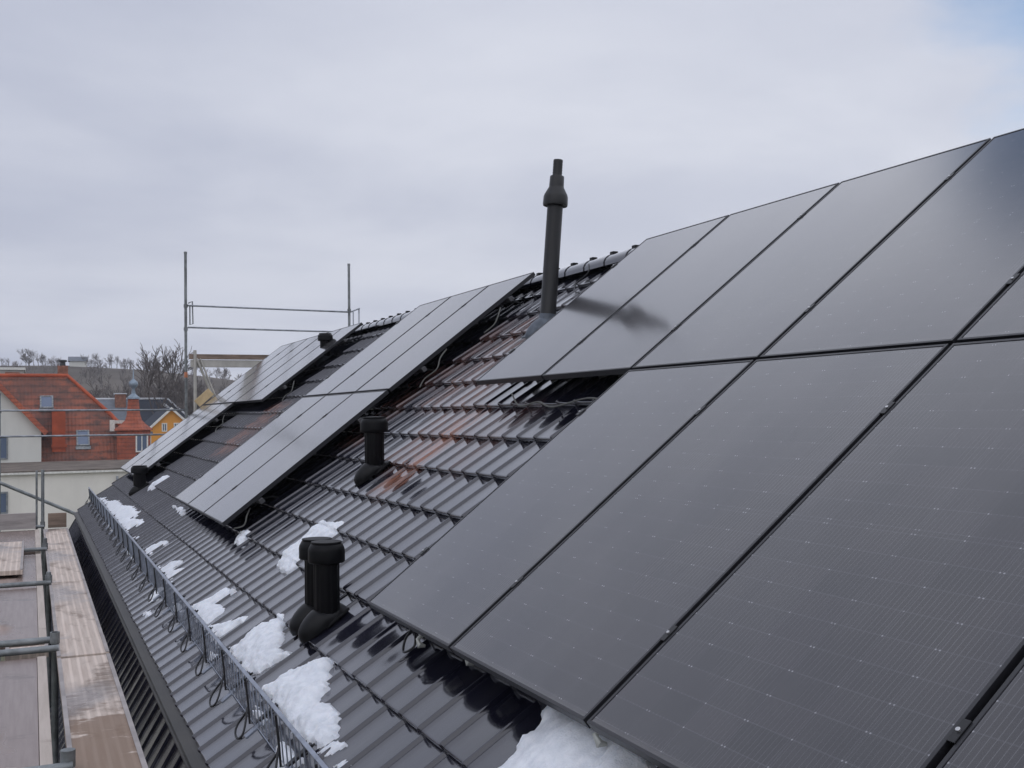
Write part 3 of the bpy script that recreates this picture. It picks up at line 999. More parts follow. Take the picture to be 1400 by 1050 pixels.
# ------------------------------------------------------------------ snow
SNOW = [
('narrow',.045,[(17.1,-0.6),(16.16,-0.48),(15.37,-0.49),(14.58,-0.37),(13.69,-0.39),(12.83,-0.3),(11.82,-0.32),(11.6,-0.38),(11.85,-0.44),(10.87,-0.35),(10.75,-0.43),(11.04,-0.52),(10.77,-0.58),(11.33,-0.61),(13.73,-0.61),(16.07,-0.59)],'far white snow drift behind the snow guard by the gable end'),
('s',.03,[(10.29,-0.61),(10.0,-0.51),(9.9,-0.53),(9.99,-0.6)],'tiny snow remnant touching the guard next to the far drift'),
('s',.03,[(8.75,-0.6),(8.86,-0.53),(8.6,-0.35),(8.34,-0.33),(8.48,-0.45),(8.4,-0.54),(8.42,-0.59)],'thin finger of snow running up one tile pan'),
('s',.04,[(7.52,-0.57),(7.29,-0.51),(7.26,-0.42),(7.02,-0.40),(7.06,-0.50),(6.86,-0.45),(6.66,-0.40),(6.70,-0.52),(6.5,-0.57),(6.94,-0.6)],'ragged three fingered snow patch halfway along the guard'),
('s',.045,[(5.3,-0.58),(5.22,-0.5),(5.12,-0.38),(5.06,-0.30),(4.86,-0.29),(4.90,-0.42),(4.96,-0.51),(4.82,-0.42),(4.57,-0.43),(4.56,-0.55),(4.60,-0.6)],'forked snow patch at the guard left of the flat wedge'),
('s',.04,[(4.50,-0.6),(4.38,-0.50),(4.20,-0.42),(4.12,-0.38),(4.07,-0.40),(4.10,-0.49),(4.10,-0.57),(4.22,-0.6)],'wedge of snow at the guard left of the big block'),
('b',.075,[(3.73,-0.58),(3.67,-0.5),(3.70,-0.41),(3.66,-0.31),(3.53,-0.24),(3.45,-0.24),(3.42,-0.28),(3.34,-0.3),(3.2,-0.32),(3.11,-0.38),(2.92,-0.35),(2.89,-0.37),(2.96,-0.45),(2.99,-0.53),(3.04,-0.58),(3.35,-0.58)],'big snow block behind the guard below the twin vents'),
('b',.085,[(2.76,-0.58),(2.72,-0.54),(2.66,-0.5),(2.66,-0.42),(2.60,-0.34),(2.47,-0.26),(2.37,-0.26),(2.33,-0.3),(2.25,-0.31),(2.22,-0.34),(2.13,-0.34),(2.13,-0.39),(2.08,-0.43),(2.08,-0.45),(1.95,-0.40),(1.78,-0.41),(1.72,-0.44),(1.62,-0.47),(1.65,-0.56),(1.92,-0.58),(2.2,-0.58),(2.47,-0.58)],'largest snow block behind the guard at the front'),
('s',.03,[(1.62,-0.57),(1.61,-0.51),(1.52,-0.46),(1.47,-0.46),(1.48,-0.51),(1.52,-0.56)],'small snow crumb beside the front end of the guard'),
('s',.025,[(1.42,-0.57),(1.39,-0.51),(1.31,-0.51),(1.32,-0.56)],'last little snow lump at the front of the guard'),
('b',.06,[(4.60,0.0),(4.73,0.12),(4.68,0.24),(4.77,0.33),(4.72,0.43),(4.42,0.45),(4.32,0.50),(4.27,0.47),(4.22,0.36),(4.33,0.3),(4.32,0.22),(4.20,0.13),(4.28,0.02),(4.40,-0.02)],'white snow patch on the tiles behind the twin vents'),
('b',.10,[(0.62,-0.36),(0.46,-0.25),(0.42,-0.17),(0.42,-0.13),(0.46,-0.09),(0.46,-0.03),(0.50,0.0),(0.55,0.03),(0.50,0.10),(0.40,0.16),(0.1,0.16),(-0.05,0.10),(-0.10,0.03),(-0.12,-0.07),(-0.15,-0.2),(-0.05,-0.38),(0.25,-0.45)],'large smooth snow heap under the nearest panel corner'),
('s',.06,[(13.29,-0.02),(13.46,0.05),(13.35,0.2),(13.17,0.32),(12.9,0.31),(12.92,0.2),(13.05,0.02)],'narrow snow strip beside the small far vent'),
('s',.03,[(10.3,-0.03),(10.3,0.0),(9.65,0.02),(9.22,-0.0),(9.29,-0.05)],'pale snow strip below the middle array corner'),
('s',.05,[(6.25,0.0),(6.29,0.08),(6.16,0.15),(6.05,0.14),(6.07,0.06),(5.98,-0.01)],'small snow chunk at the lower right corner of the middle array'),
('s',.035,[(6.52,-0.79),(6.73,-0.73),(6.81,-0.66),(6.56,-0.655),(6.43,-0.72),(6.44,-0.78)],'thin snow patch below the guard among the wire loops'),
('s',.03,[(6.23,-0.86),(6.14,-0.83),(6.0,-0.84),(6.04,-0.875)],'small snow crumb on the eave tiles below the guard'),
('s',.03,[(2.62,-0.68),(2.66,-0.64),(2.45,-0.635),(2.40,-0.67)],'white snow clump caught in the guard foot near the front'),
('s',.035,[(2.02,-0.70),(2.06,-0.64),(1.72,-0.635),(1.74,-0.69),(1.85,-0.72)],'snow clump caught under the guard at the nearest loop'),
('s',.03,[(3.95,-0.68),(4.02,-0.64),(3.80,-0.635),(3.76,-0.67)],'snow clump caught in the guard foot beside the big block'),
('s',.03,[(5.9,-0.68),(5.95,-0.63),(5.5,-0.63),(5.55,-0.67)],'snow clump in the guard foot halfway along'),
('s',.03,[(9.9,-0.70),(9.95,-0.64),(9.0,-0.64),(9.1,-0.70)],'snow strip below the far half of the guard'),
('s',.03,[(12.9,-0.70),(13.0,-0.64),(11.9,-0.64),(12.0,-0.70)],'snow strip below the guard near its far end'),
]


def seg_d(p, a, b):
    ab = (b[0] - a[0], b[1] - a[1])
    L2 = ab[0] ** 2 + ab[1] ** 2 or 1e-9
    t = max(0, min(1, ((p[0] - a[0]) * ab[0] + (p[1] - a[1]) * ab[1]) / L2))
    return math.hypot(p[0] - a[0] - t * ab[0], p[1] - a[1] - t * ab[1])


def sdf(p, poly):
    d = min(seg_d(p, poly[i - 1], poly[i]) for i in range(len(poly)))
    ins = False
    j = len(poly) - 1
    for i in range(len(poly)):
        xi, yi = poly[i]
        xj, yj = poly[j]
        if (yi > p[1]) != (yj > p[1]) and p[0] < (xj - xi) * (p[1] - yi) / (yj - yi) + xi:
            ins = not ins
        j = i
    return d if ins else -d


def tile_height(u, v):
    k = math.floor((v - 0.08) / GAUGE)
    fr = (v - 0.08) - k * GAUGE
    t = ((u - U0) / WAVE) % 1.0
    pr = tile_profile()
    h = 0.0
    for (a, b), (c, d) in zip(pr, pr[1:]):
        if a <= t <= c:
            h = b + (d - b) * (t - a) / (c - a)
            break
    return CREST - 0.027 + h - fr * 0.105


for si, (kind, H, poly, lab) in enumerate(SNOW):
    us = [p[0] for p in poly]
    vs_ = [p[1] for p in poly]
    umin, umax, vmin, vmax = min(us) - 0.05, max(us) + 0.05, min(vs_) - 0.05, max(vs_) + 0.05
    step = 0.0125 if (kind == 'b' or umin < 2.5) else (0.02 if umin < 6 else 0.03)
    ks = max(step, (umax - umin) / 130)
    nu, nv = int((umax - umin) / ks) + 2, int((vmax - vmin) / min(step, ks)) + 2
    sv = (vmax - vmin) / (nv - 1)
    su = (umax - umin) / (nu - 1)
    H_ = {}
    asp = 1.0
    for i in range(nu):
        for j in range(nv):
            u, v = umin + i * su, vmin + j * sv
            w1 = noise.noise(Vector((u * 9, v * 9, si * 3.7))) * 0.020 + noise.noise(Vector((u * 14, v * 40, si * 1.7))) * 0.016 + noise.noise(Vector((u * 60, v * 60, si))) * 0.007
            d = sdf((u, v), poly) + w1
            H_[i, j] = d
    mb = MB()
    idx = {}
    vs2, fs2 = [], []

    def vert(i, j):
        if (i, j) not in idx:
            u, v = umin + i * su, vmin + j * sv
            d = H_[i, j]
            t = max(0.0, min(1.0, d / (H * 1.9)))
            prof = math.sqrt(max(0.0, 1 - (1 - t) ** 2))
            n_ = H * 0.62 * prof * (0.8 + 0.55 * noise.noise(Vector((u * 6, v * 6, 9 + si))) + 0.22 * noise.noise(Vector((u * 22, v * 22, si))) + 0.10 * noise.noise(Vector((u * 55, v * 55, si))))
            base = tile_height(u, v)
            flat = CREST - 0.03
            z = (base if prof < 0.15 else base * (1 - prof * 0.8) + flat * prof * 0.8) + n_ - (0.012 if d < 0 else 0)
            if lab.startswith('large smooth'):
                n_ = 0.105 * prof * (0.85 + 0.35 * noise.noise(Vector((u * 4, v * 4, 9 + si))) + 0.05 * noise.noise(Vector((u * 25, v * 25, si))))
                z = min(base * (1 - prof * 0.8) + flat * prof * 0.8 + n_ - (0.012 if d < 0 else 0), -0.04)
            idx[i, j] = len(vs2)
            vs2.append((-u, v, z))
        return idx[i, j]
    for i in range(nu - 1):
        for j in range(nv - 1):
            c = [(i, j), (i + 1, j), (i + 1, j + 1), (i, j + 1)]
            if max(H_[q] for q in c) > 0:
                fs2.append(tuple(vert(*q) for q in c))
    if fs2:
        mb.add(vs2, fs2, True)
        tag(mb.build('snow_patch', M['snow'], None, ROOF), lab, 'snow', 'patches of old snow on the roof')

# ------------------------------------------------------------------ scaffold along the eave
DZ = -0.80
SX = -1.232
sc_l = thing('eave_scaffold', 'galvanised steel scaffold frames standing along the eave at the lower left', 'scaffold')


def upright(mb, x, y, z0, z1, r=0.0242):
    mb.tube([(x, y, z0), (x, y, z1)], r, 12)


POST_Y = [-0.2, 2.87, 5.94, 9.1, 12.15, 15.25]
for i, y in enumerate(POST_Y):
    mb = MB()
    top = {5: 0.09, 4: DZ + 0.16, 3: DZ + 0.13, 2: DZ + 0.10, 1: DZ + 0.06, 0: DZ + 0.1}[i]
    upright(mb, SX, y, GROUND, top)
    if i == 5:
        upright(mb, SX - 0.085, y, DZ - 0.3, top - 0.01, 0.015)
    mb.tube([(SX, y, DZ + 0.02), (SX, y, DZ + 0.10)], 0.034, 12)
    mb.build('standard', M['galv_dark'], sc_l)
    mb = MB()
    upright(mb, SX - 0.73, y, GROUND, DZ + 0.1)
    mb.build('standard', M['galv_dark'], sc_l)
    mb = MB()
    for dy in ((-0.24, 0.10) if i in (2,) else (-0.03,)):
        mb.tube([(SX - 0.85, y + dy, DZ + 0.028), (SX + 0.02, y + dy, DZ + 0.028)], 0.0242, 10)
    mb.build('transom', M['galv_dark'], sc_l)
    mb = MB()
    mb.tube([(SX, y, DZ - 0.06), (SX + 0.36, y, DZ - 0.06)], 0.02, 8)
    mb.build('bracket', M['galv_dark'], sc_l)

decks = [  # x0, x1, y0, y1, z, thickness, material, label
    (SX + 0.006, -0.885, -1.5, 5.46, DZ, 0.05, 'deck_brown', 'long brown stained ribbed deck board nearest the camera beside the black lower roof', 'board'),
    (SX + 0.006, -0.885, 5.50, 6.14, DZ + 0.006, 0.05, 'deck', 'short pale deck board bridging two long boards beside the lower roof', 'board'),
    (SX + 0.006, -0.885, 6.17, 9.22, DZ, 0.05, 'deck', 'pale ribbed deck board second along the lower roof', 'board'),
    (SX + 0.006, -0.885, 9.25, 15.05, DZ, 0.05, 'deck', 'farthest pale ribbed deck board beside the lower roof', 'board'),
    (-1.96, SX - 0.062, 2.85, 5.60, DZ, 0.05, 'ply', 'wet purple grey plywood deck at the bottom left corner', 'board'),
    (-1.56, SX - 0.045, 5.76, 5.98, DZ + 0.008, 0.05, 'deck', 'short light deck piece between two steel tubes', 'board'),
    (-1.96, SX - 0.05, 6.10, 9.02, DZ, 0.05, 'ply', 'stained plywood deck behind the two steel tubes', 'board'),
    (-1.96, SX - 0.05, 9.15, 12.05, DZ - 0.02, 0.05, 'ply', 'puddled deck partly covered by a loose plank', 'board'),
    (-1.96, SX - 0.05, 12.2, 15.1, DZ, 0.05, 'ply', 'grey far deck in front of the toe board', 'board'),
    (-1.96, -1.475, 9.95, 12.9, DZ + 0.06, 0.05, 'deck', 'loose ribbed plank lying raised across the far deck', 'plank'),
]
for (x0, x1, y0, y1, z, t, mt, lab, cat) in decks:
    root = thing('deck_board', lab, cat, T((x0 + x1) / 2, y0, z), 'scaffold deck boards')
    hw = (x1 - x0) / 2
    ln = y1 - y0
    mb = MB()
    if mt.startswith('deck'):
        mb.bevel_box((-hw, 0, -t), (hw, ln, 0), 0.005)
        mb.build('plank', M[mt], root)
        for e in (-1, 1):
            mb = MB()
            mb.box((e * (hw - 0.012) - 0.0125, 0.004, 0.001), (e * (hw - 0.012) + 0.0125, ln - 0.004, 0.006))
            mb.build('edge_strip', M['toe_grey'], root)
    else:
        mb.bevel_box((-hw + 0.06, 0.0, -t), (hw - 0.06, ln, -0.006), 0.004)
        mb.build('plank', M['ply'], root)
        for e in (-1, 1):
            mb = MB()
            a, b_ = sorted((e * hw, e * (hw - 0.058)))
            mb.bevel_box((a, 0, -t), (b_, ln, 0.002), 0.004)
            mb.build('edge_strip', M['ply_edge'], root)

mb = MB()
mb.bevel_box((-1.16, 15.12, DZ + 0.01), (-0.90, 15.15, DZ + 0.23), 0.004)
tag(mb.build('toe_board', M['toe_wood']), 'short brown toe board standing at the far end of the pale boards', 'toe board', 'toe boards of the scaffold')
mb = MB()
mb.bevel_box((-1.98, 15.12, DZ + 0.01), (-1.33, 15.15, DZ + 0.25), 0.004)
tag(mb.build('toe_board', M['toe_grey']), 'grey weathered toe board closing the far left deck', 'toe board', 'toe boards of the scaffold')

# ------------------------------------------------------------------ scaffold at the gable
GY = 17.95
gs = thing('gable_scaffold', 'galvanised scaffold frame with guard rails rising beyond the far gable', 'scaffold')
for (x, top) in [(1.225, 3.92), (4.34, 3.84), (-1.9, 1.3)]:
    mb = MB()
    upright(mb, x, GY, GROUND, top, 0.026)
    for zc in (2.93, 2.50, 1.9, 1.0):
        if zc < top:
            mb.tube([(x, GY, zc - 0.03), (x, GY, zc + 0.03)], 0.037, 10)
    mb.tube([(x, GY, top - 0.02), (x, GY, top + 0.02)], 0.030, 10)
    mb.build('standard', M['galv_dark'], gs)
for (x0, z0, x1, z1) in [(1.26, 2.935, 4.31, 2.90), (1.26, 2.53, 4.31, 2.50), (-4.2, 1.03, 1.2, 1.0), (-4.2, 0.58, 1.2, 0.55)]:
    mb = MB()
    mb.tube([(x0, GY - 0.02, z0), (x1, GY - 0.02, z1)], 0.0165, 8)
    mb.build('guard_rail', M['galv'], gs)
mb = MB()
mb.tube([(1.27, GY, 2.98), (1.345, GY, 3.02), (1.355, GY, 2.60), (1.30, GY, 2.58), (1.30, GY, 2.95)], 0.012, 6)
mb.build('locking_pin', M['galv_dark'], gs)
mb = MB()
mb.tube([(4.36, GY, 2.90), (4.58, GY + 0.1, 2.99)], 0.014, 8)
mb.tube([(4.57, GY + 0.1, 2.98), (4.56, GY + 0.1, 2.2)], 0.014, 8)
mb.tube([(4.43, GY + 0.03, 2.93), (4.43, GY + 0.03, 2.2)], 0.012, 8)
mb.build('end_rail', M['galv'], gs)
mb = MB()
mb.tube([(1.372, GY - 0.12, -0.8), (1.372, GY - 0.12, 2.10)], 0.030, 10)
mb.tube([(1.40, GY - 0.12, 1.95), (1.74, GY - 0.12, 1.12)], 0.024, 8)
mb.tube([(1.46, GY - 0.14, 1.95), (1.80, GY - 0.14, 1.08)], 0.015, 8)
mb.build('support_frame', M['white_alu'], gs)
mb = MB()
mb.bevel_box((1.30, GY - 0.10, 1.79), (4.34, GY - 0.04, 1.925), 0.006)
mb.build('deck_beam', M['white_alu'], gs)
mb = MB()
mb.tube([(-3.4, GY - 0.06, 0.52), (-0.42, GY - 0.06, -0.95)], 0.030, 10)
mb.build('brace', M['galv_dark'], gs)
mb = MB()
mb.tube([(1.225, GY, 1.60), (1.225, GY, 1.70)], 0.032, 10)
mb.build('marker_band', M['orange'], gs)
mb = MB()
mb.bevel_box((1.27, GY - 0.12, 1.935), (4.36, GY - 0.085, 2.03), 0.004)
tag(mb.build('toe_board', M['toe_wood']), 'long brown toe board on the high deck beyond the gable', 'toe board', 'toe boards of the scaffold')
mb = MB()
mb.bevel_box((-0.17, -0.02, -0.075), (0.17, 0.02, 0.075), 0.005)
tag(mb.build('timber_plank', M['yellow_wood'], None, T(1.50, 17.62, 1.22) @ Matrix.Rotation(math.radians(-42), 4, 'Y')), 'short fresh yellow timber plank slanting beside the gable scaffold', 'plank')

# ------------------------------------------------------------------ ground and hill
def hill_h(x, y):
    s = max(0.0, min(1.0, (y - 95) / 165.0))
    s = s * s * (3 - 2 * s)
    top = 20.5 - max(0.0, x) * 0.085 + 0.9 * math.sin(x * 0.035 + 1.0)
    return GROUND + s * max(6.0, top) + noise.noise(Vector((x * 0.02, y * 0.02, 0))) * 1.6 * s


mb = MB()
xs = [-260 + 14 * i for i in range(52)]
ys = [88 + 9 * i for i in range(34)]
vs, fs = [], []
for y in ys:
    for x in xs:
        vs.append((x, y, hill_h(x, y) - (0.06 if y < 97 else 0)))
for j in range(len(ys) - 1):
    for i in range(len(xs) - 1):
        a = j * len(xs) + i
        fs.append((a, a + 1, a + len(xs) + 1, a + len(xs)))
mb.add(vs, fs, True)
tag(mb.build('hill', M['hill']), None, None, kind='structure')
mb = MB()
mb.add([(-1500, -1500, GROUND), (1500, -1500, GROUND), (1500, 1500, GROUND), (-1500, 1500, GROUND)], [(0, 1, 2, 3)])
tag(mb.build('ground', M['ground']), None, None, kind='structure')

# ------------------------------------------------------------------ town
def window(parent, x, y, z, w, h, fm='trim', glass='glass', name='window'):
    """upright window in a wall facing -Y; (x, z) lower left, y wall plane"""
    mb = MB()
    t = 0.09
    mb.box((x, y - 0.05, z), (x + t, y + 0.05, z + h))
    mb.box((x + w - t, y - 0.05, z), (x + w, y + 0.05, z + h))
    mb.box((x + t, y - 0.05, z), (x + w - t, y + 0.05, z + t))
    mb.box((x + t, y - 0.05, z + h - t), (x + w - t, y + 0.05, z + h))
    mb.box((x + w / 2 - 0.03, y - 0.04, z + t), (x + w / 2 + 0.03, y + 0.05, z + h - t))
    f = mb.build(name, M[fm], parent)
    mb = MB()
    mb.box((x + t, y - 0.01, z + t), (x + w - t, y + 0.04, z + h - t))
    mb.build('pane', M[glass], f)
    return f


# flat roofed beige block
bb = thing('beige_building', 'low beige rendered building with flat brown roof behind the scaffold', 'building')
mb = MB()
mb.box((-34, 60, GROUND), (18, 73, -2.06))
mb.build('wall', M['beige'], bb)
mb = MB()
mb.box((-34.1, 59.8, -2.058), (18.1, 73.1, -1.95))
mb.build('roof_band', M['trim'], bb)
mb = MB()
mb.box((-34.05, 59.85, -1.948), (18.05, 73.0, -1.88))
mb.build('roof', M['gravel'], bb)
window(bb, -3.9, 59.99, -4.10, 1.38, 1.17, 'galv_dark')
mb = MB()
mb.tube([(2.9, 59.9, -2.3), (2.9, 59.9, GROUND)], 0.06, 8)
mb.build('downpipe', M['galv'], bb)

# red roofed house
rh = thing('red_roofed_house', 'house with a steep red brown tiled roof, skylights and a white gable', 'house')
YE, YR = 75.0, 80.0
ZE, ZR = -2.05, 3.92
mb = MB()
A = [(-9, YE, ZE), (6.0, YE, ZE), (3.75, 77.6, 1.05), (0.95, YR, ZR), (-9, YR, ZR)]
mb.add(A, [(0, 1, 2, 3, 4)])
mb.add([(6.0, YE, ZE), (7.5, YR, ZE), (0.95, YR, ZR), (3.75, 77.6, 1.05)], [(0, 1, 2, 3)])
mb.add([(-9, YR, ZR), (0.95, YR, ZR), (7.5, YR, ZE), (6, 85, ZE), (-9, 85, ZE)], [(0, 1, 2, 3, 4)])
rf = mb.build('roof', M['red_tile'], rh)
mb = MB()
mb.tube([(-9, YR, ZR + 0.02), (0.95, YR, ZR + 0.02), (3.75, 77.6, 1.09), (6.0, YE, ZE + 0.04)], 0.14, 8)
mb.build('ridge_tiles', M['red_clad'], rf)
mb = MB()
mb.box((0.32, 80.3, ZR - 0.4), (1.0, 81.0, ZR + 0.75))
ch = mb.build('chimney', M['brick'], rf)
mb = MB()
mb.lathe([(0.2, ZR + 0.75), (0.17, ZR + 1.0), (0.30, ZR + 1.06), (0.28, ZR + 1.16), (0.0, ZR + 1.2)], 10, T(0.66, 80.65, 0))
mb.build('chimney_cowl', M['dark'], ch)
mb = MB()
mb.box((-9, YE + 0.35, GROUND), (5.6, 84.7, ZE + 0.12))
mb.build('wall', M['beige'], rh)
mb = MB()
mb.tube([(-9, YE - 0.08, ZE - 0.06), (6.0, YE - 0.08, ZE - 0.06)], 0.11, 8)
mb.build('gutter', M['galv_dark'], rh)
rs = (ZR - ZE) / (YR - YE)
for (x, y, w_, l_) in [(-0.86, 78.02, 0.86, 1.12), (1.40, 75.85, 0.84, 1.35)]:
    a = math.atan(rs)
    mt = T(x, y, ZE + (y - YE) * rs + 0.02) @ Matrix.Rotation(a, 4, 'X')
    mb = MB()
    mb.box((0, 0, 0), (0.1, l_, 0.12))
    mb.box((w_ - 0.1, 0, 0), (w_, l_, 0.12))
    mb.box((0.1, 0, 0), (w_ - 0.1, 0.1, 0.12))
    mb.box((0.1, l_ - 0.1, 0), (w_ - 0.1, l_, 0.12))
    mb.box((-0.06, -0.28, 0.01), (w_ + 0.06, -0.003, 0.05))
    sk = mb.build('skylight', M['galv_dark'], rf, mt)
    mb = MB()
    mb.box((0.1, 0.1, 0.04), (w_ - 0.1, l_ - 0.1, 0.09))
    mb.build('pane', M['glass'], sk)
mb = MB()
mb.box((-0.12, 75.6, -1.4), (0.70, 77.9, 1.42))
mb.box((-0.17, 75.55, 1.422), (0.75, 77.95, 1.52))
mb.box((-0.17, 75.5, -1.05), (0.80, 75.598, -0.85))
mb.build('dormer_chimney', M['red_clad'], rf)
# snow-free lower tile band and little dormer cheek
mb = MB()
mb.add([(-3.5 - 2.6, 74.2, GROUND), (-0.80, 74.2, GROUND), (-0.80, 74.2, 0.05), (-3.45, 74.2, 3.0), (-6.1, 74.2, 0.05)], [(0, 1, 2, 3, 4)])
mb.add([(-3.5 - 2.6, 79, GROUND), (-0.80, 79, GROUND), (-0.80, 79, 0.05), (-3.45, 79, 3.0), (-6.1, 79, 0.05)], [(4, 3, 2, 1, 0)])
mb.add([(-0.80, 74.2, GROUND), (-0.80, 79, GROUND), (-0.80, 79, 0.05), (-0.80, 74.2, 0.05)], [(0, 1, 2, 3)])
mb.build('gable_wall', M['white_wall'], rh)
mb = MB()
mb.prism([Vector((-3.45, 73.75, 3.50)), Vector((-0.36, 73.75, 0.02)), Vector((-0.60, 73.75, -0.20)), Vector((-3.45, 73.75, 3.02))], (0, 6, 0))
mb.prism([Vector((-3.45, 73.85, 3.38)), Vector((-6.6, 73.85, -0.05)), Vector((-6.48, 73.85, -0.18)), Vector((-3.45, 73.85, 3.08))], (0, 6, 0))
mb.build('gable_roof', M['turret_red'], rh)
window(rh, -4.1, 74.19, -1.7, 1.32, 1.5, 'galv_dark')
# turret
tb = MB()
TX, TY = 5.0, 75.2
tb.lathe([(1.15, GROUND), (1.15, 0.02)], 8, T(TX, TY, 0) @ Matrix.Rotation(math.pi / 8, 4, 'Z'), smooth=False)
tw = tb.build('turret', M['turret_red'], rh)
tb = MB()
tb.lathe([(0.9, 0.0), (1.32, 0.03), (1.30, 0.12), (0.92, 0.38), (0.58, 0.72), (0.46, 1.1), (0.36, 2.2), (0.02, 2.4)], 8, T(TX, TY, 0) @ Matrix.Rotation(math.pi / 8, 4, 'Z'), smooth=False)
tr = tb.build('turret_roof', M['turret_red'], tw)
tb = MB()
tb.lathe([(0.42, 2.18), (0.40, 2.30), (0.16, 2.50), (0.10, 2.85), (0.14, 2.92), (0.27, 3.05), (0.31, 3.2), (0.27, 3.36), (0.12, 3.48), (0.05, 3.56), (0.025, 4.25)], 16, T(TX, TY, 0))
tb.build('finial', M['zinc'], tw)
window(rh, 5.05, TY - 1.075, -1.45, 0.80, 1.22, 'trim', 'glass', 'turret_window')
mb = MB()
mb.box((3.55, 76.0, -0.02), (3.85, 76.6, 0.75))
mb.box((3.85, 76.1, 0.5), (4.6, 76.6, 0.72))
mb.build('parapet', M['trim'], rh)

# dark slate house behind
dh = thing('slate_roofed_house', 'house with dark slate roof edged with snow behind the red turret', 'house')
mb = MB()
mb.add([(4.4, 108, 0.2), (13.6, 108, 0.2), (11.3, 112, 2.75), (4.4, 112, 2.75)], [(0, 1, 2, 3)])
mb.add([(13.6, 108, 0.2), (13.6, 117, 0.2), (11.3, 112, 2.75)], [(0, 1, 2)])
mb.add([(4.4, 112, 2.75), (11.3, 112, 2.75), (13.6, 117, 0.2), (4.4, 117, 0.2)], [(0, 1, 2, 3)])
rf2 = mb.build('roof', M['slate'], dh)
mb = MB()
mb.add([(4.4, 107.9, 0.3), (7.9, 107.9, 0.3), (8.0, 111.8, 2.72), (4.4, 111.8, 2.72)], [(0, 1, 2, 3)])
mb.build('roof_panel', M['grey_roof'], dh)
mb = MB()
mb.tube([(4.4, 112, 2.8), (11.3, 112, 2.8), (13.6, 108, 0.27)], 0.11, 6)
mb.tube([(11.3, 112, 2.8), (13.6, 117, 0.3)], 0.11, 6)
mb.tube([(10.9, 110.9, 2.2), (11.9, 109.2, 1.1)], 0.16, 6)
mb.build('snow_edge', M['snow_trim'], rf2)
mb = MB()
mb.box((6.2, 110.5, 1.2), (7.2, 111.4, 3.25))
ch = mb.build('chimney', M['brick'], rf2)
mb = MB()
mb.box((6.1, 110.4, 3.252), (7.3, 111.5, 3.36))
mb.build('chimney_cap', M['snow_trim'], ch)
mb = MB()
mb.box((4.6, 108.6, GROUND), (13.2, 116.4, 0.18))
mb.build('wall', M['white_wall'], dh)

# orange gabled house
oh = thing('orange_house', 'small orange gabled house with white trim beside the scaffold post', 'house')
mb = MB()
mb.prism([Vector((7.9, 95, GROUND)), Vector((11.6, 95, GROUND)), Vector((11.6, 95, -0.1)), Vector((9.75, 95, 1.62)), Vector((7.9, 95, -0.1))], (0, 9, 0))
mb.build('wall', M['orange_wall'], oh)
mb = MB()
for s in (-1, 1):
    a, b_ = Vector((9.75, 94.7, 1.78)), Vector((9.75 + s * 2.2, 94.7, -0.27))
    mb.prism([a, b_, b_ - Vector((0, 0, 0.24)), a - Vector((0, 0, 0.24))], (0, 0.25, 0))
mb.build('gable_trim', M['trim'], oh)
mb = MB()
for s in (-1, 1):
    a, b_ = Vector((9.75, 94.95, 1.75)), Vector((9.75 + s * 2.2, 94.95, -0.30))
    mb.prism([a, b_, b_ - Vector((0, 0, 0.12)), a - Vector((0, 0, 0.12))], (0, 9.4, 0))
mb.build('roof', M['slate'], oh)
window(oh, 8.95, 94.99, -0.35, 0.45, 0.75)
window(oh, 9.95, 94.99, -0.35, 0.45, 0.75)
window(oh, 8.8, 94.99, -2.6, 1.1, 1.3)

# grey lean-to roof between turret and orange house
lh = thing('grey_roofed_annexe', 'low grey roofed annexe between the red turret and the orange house', 'building')
mb = MB()
mb.prism([Vector((4.0, 88, GROUND)), Vector((7.4, 88, GROUND)), Vector((7.4, 88, -0.45)), Vector((4.0, 88, 0.10))], (0, 5, 0))
mb.build('wall', M['white_wall'], lh)
mb = MB()
mb.prism([Vector((3.9, 87.7, 0.12)), Vector((7.5, 87.7, -0.43)), Vector((7.5, 87.7, -0.25)), Vector((3.9, 87.7, 0.32))], (0, 5.5, 0))
mb.build('roof', M['grey_roof'], lh)

# distant buildings on the hill
fb = thing('flat_roofed_block', 'distant flat roofed grey and brick block above the red ridge', 'building')
mb = MB()
mb.box((-16, 140, GROUND), (-2.25, 150, 6.85))
mb.build('wall', M['band'], fb)
mb = MB()
mb.box((-16.2, 139.8, 6.852), (-2.05, 150.2, 7.15))
mb.build('roof_edge', M['trim'], fb)
window(fb, -8.2, 139.99, 5.2, 2.6, 1.4, 'trim')
mb = MB()
mb.box((-4.3, 139.9, 4.9), (-2.7, 139.995, 6.6))
mb.build('brick_panel', M['brick'], fb)
for (x, y, w_, h_, lab) in [(8.0, 250, 3.4, 1.2, 'tiny pale house on the hill crest above the red roof')]:
    z = hill_h(x, y)
    hh = thing('distant_house', lab, 'house', T(x, y, z))
    mb = MB()
    mb.prism([Vector((-w_ / 2, 0, -2)), Vector((w_ / 2, 0, -2)), Vector((w_ / 2, 0, h_)), Vector((-w_ / 2, 0, h_))], (0, 5, 0))
    mb.build('wall', M['white_wall'], hh)
    mb = MB()
    mb.prism([Vector((-w_ / 2 - .3, -0.3, h_)), Vector((-w_ / 2 - .3, 5.3, h_)), Vector((-w_ / 2 - .3, 2.5, h_ + 1.1))], (w_ + .6, 0, 0))
    mb.build('roof', M['grey_roof'], hh)


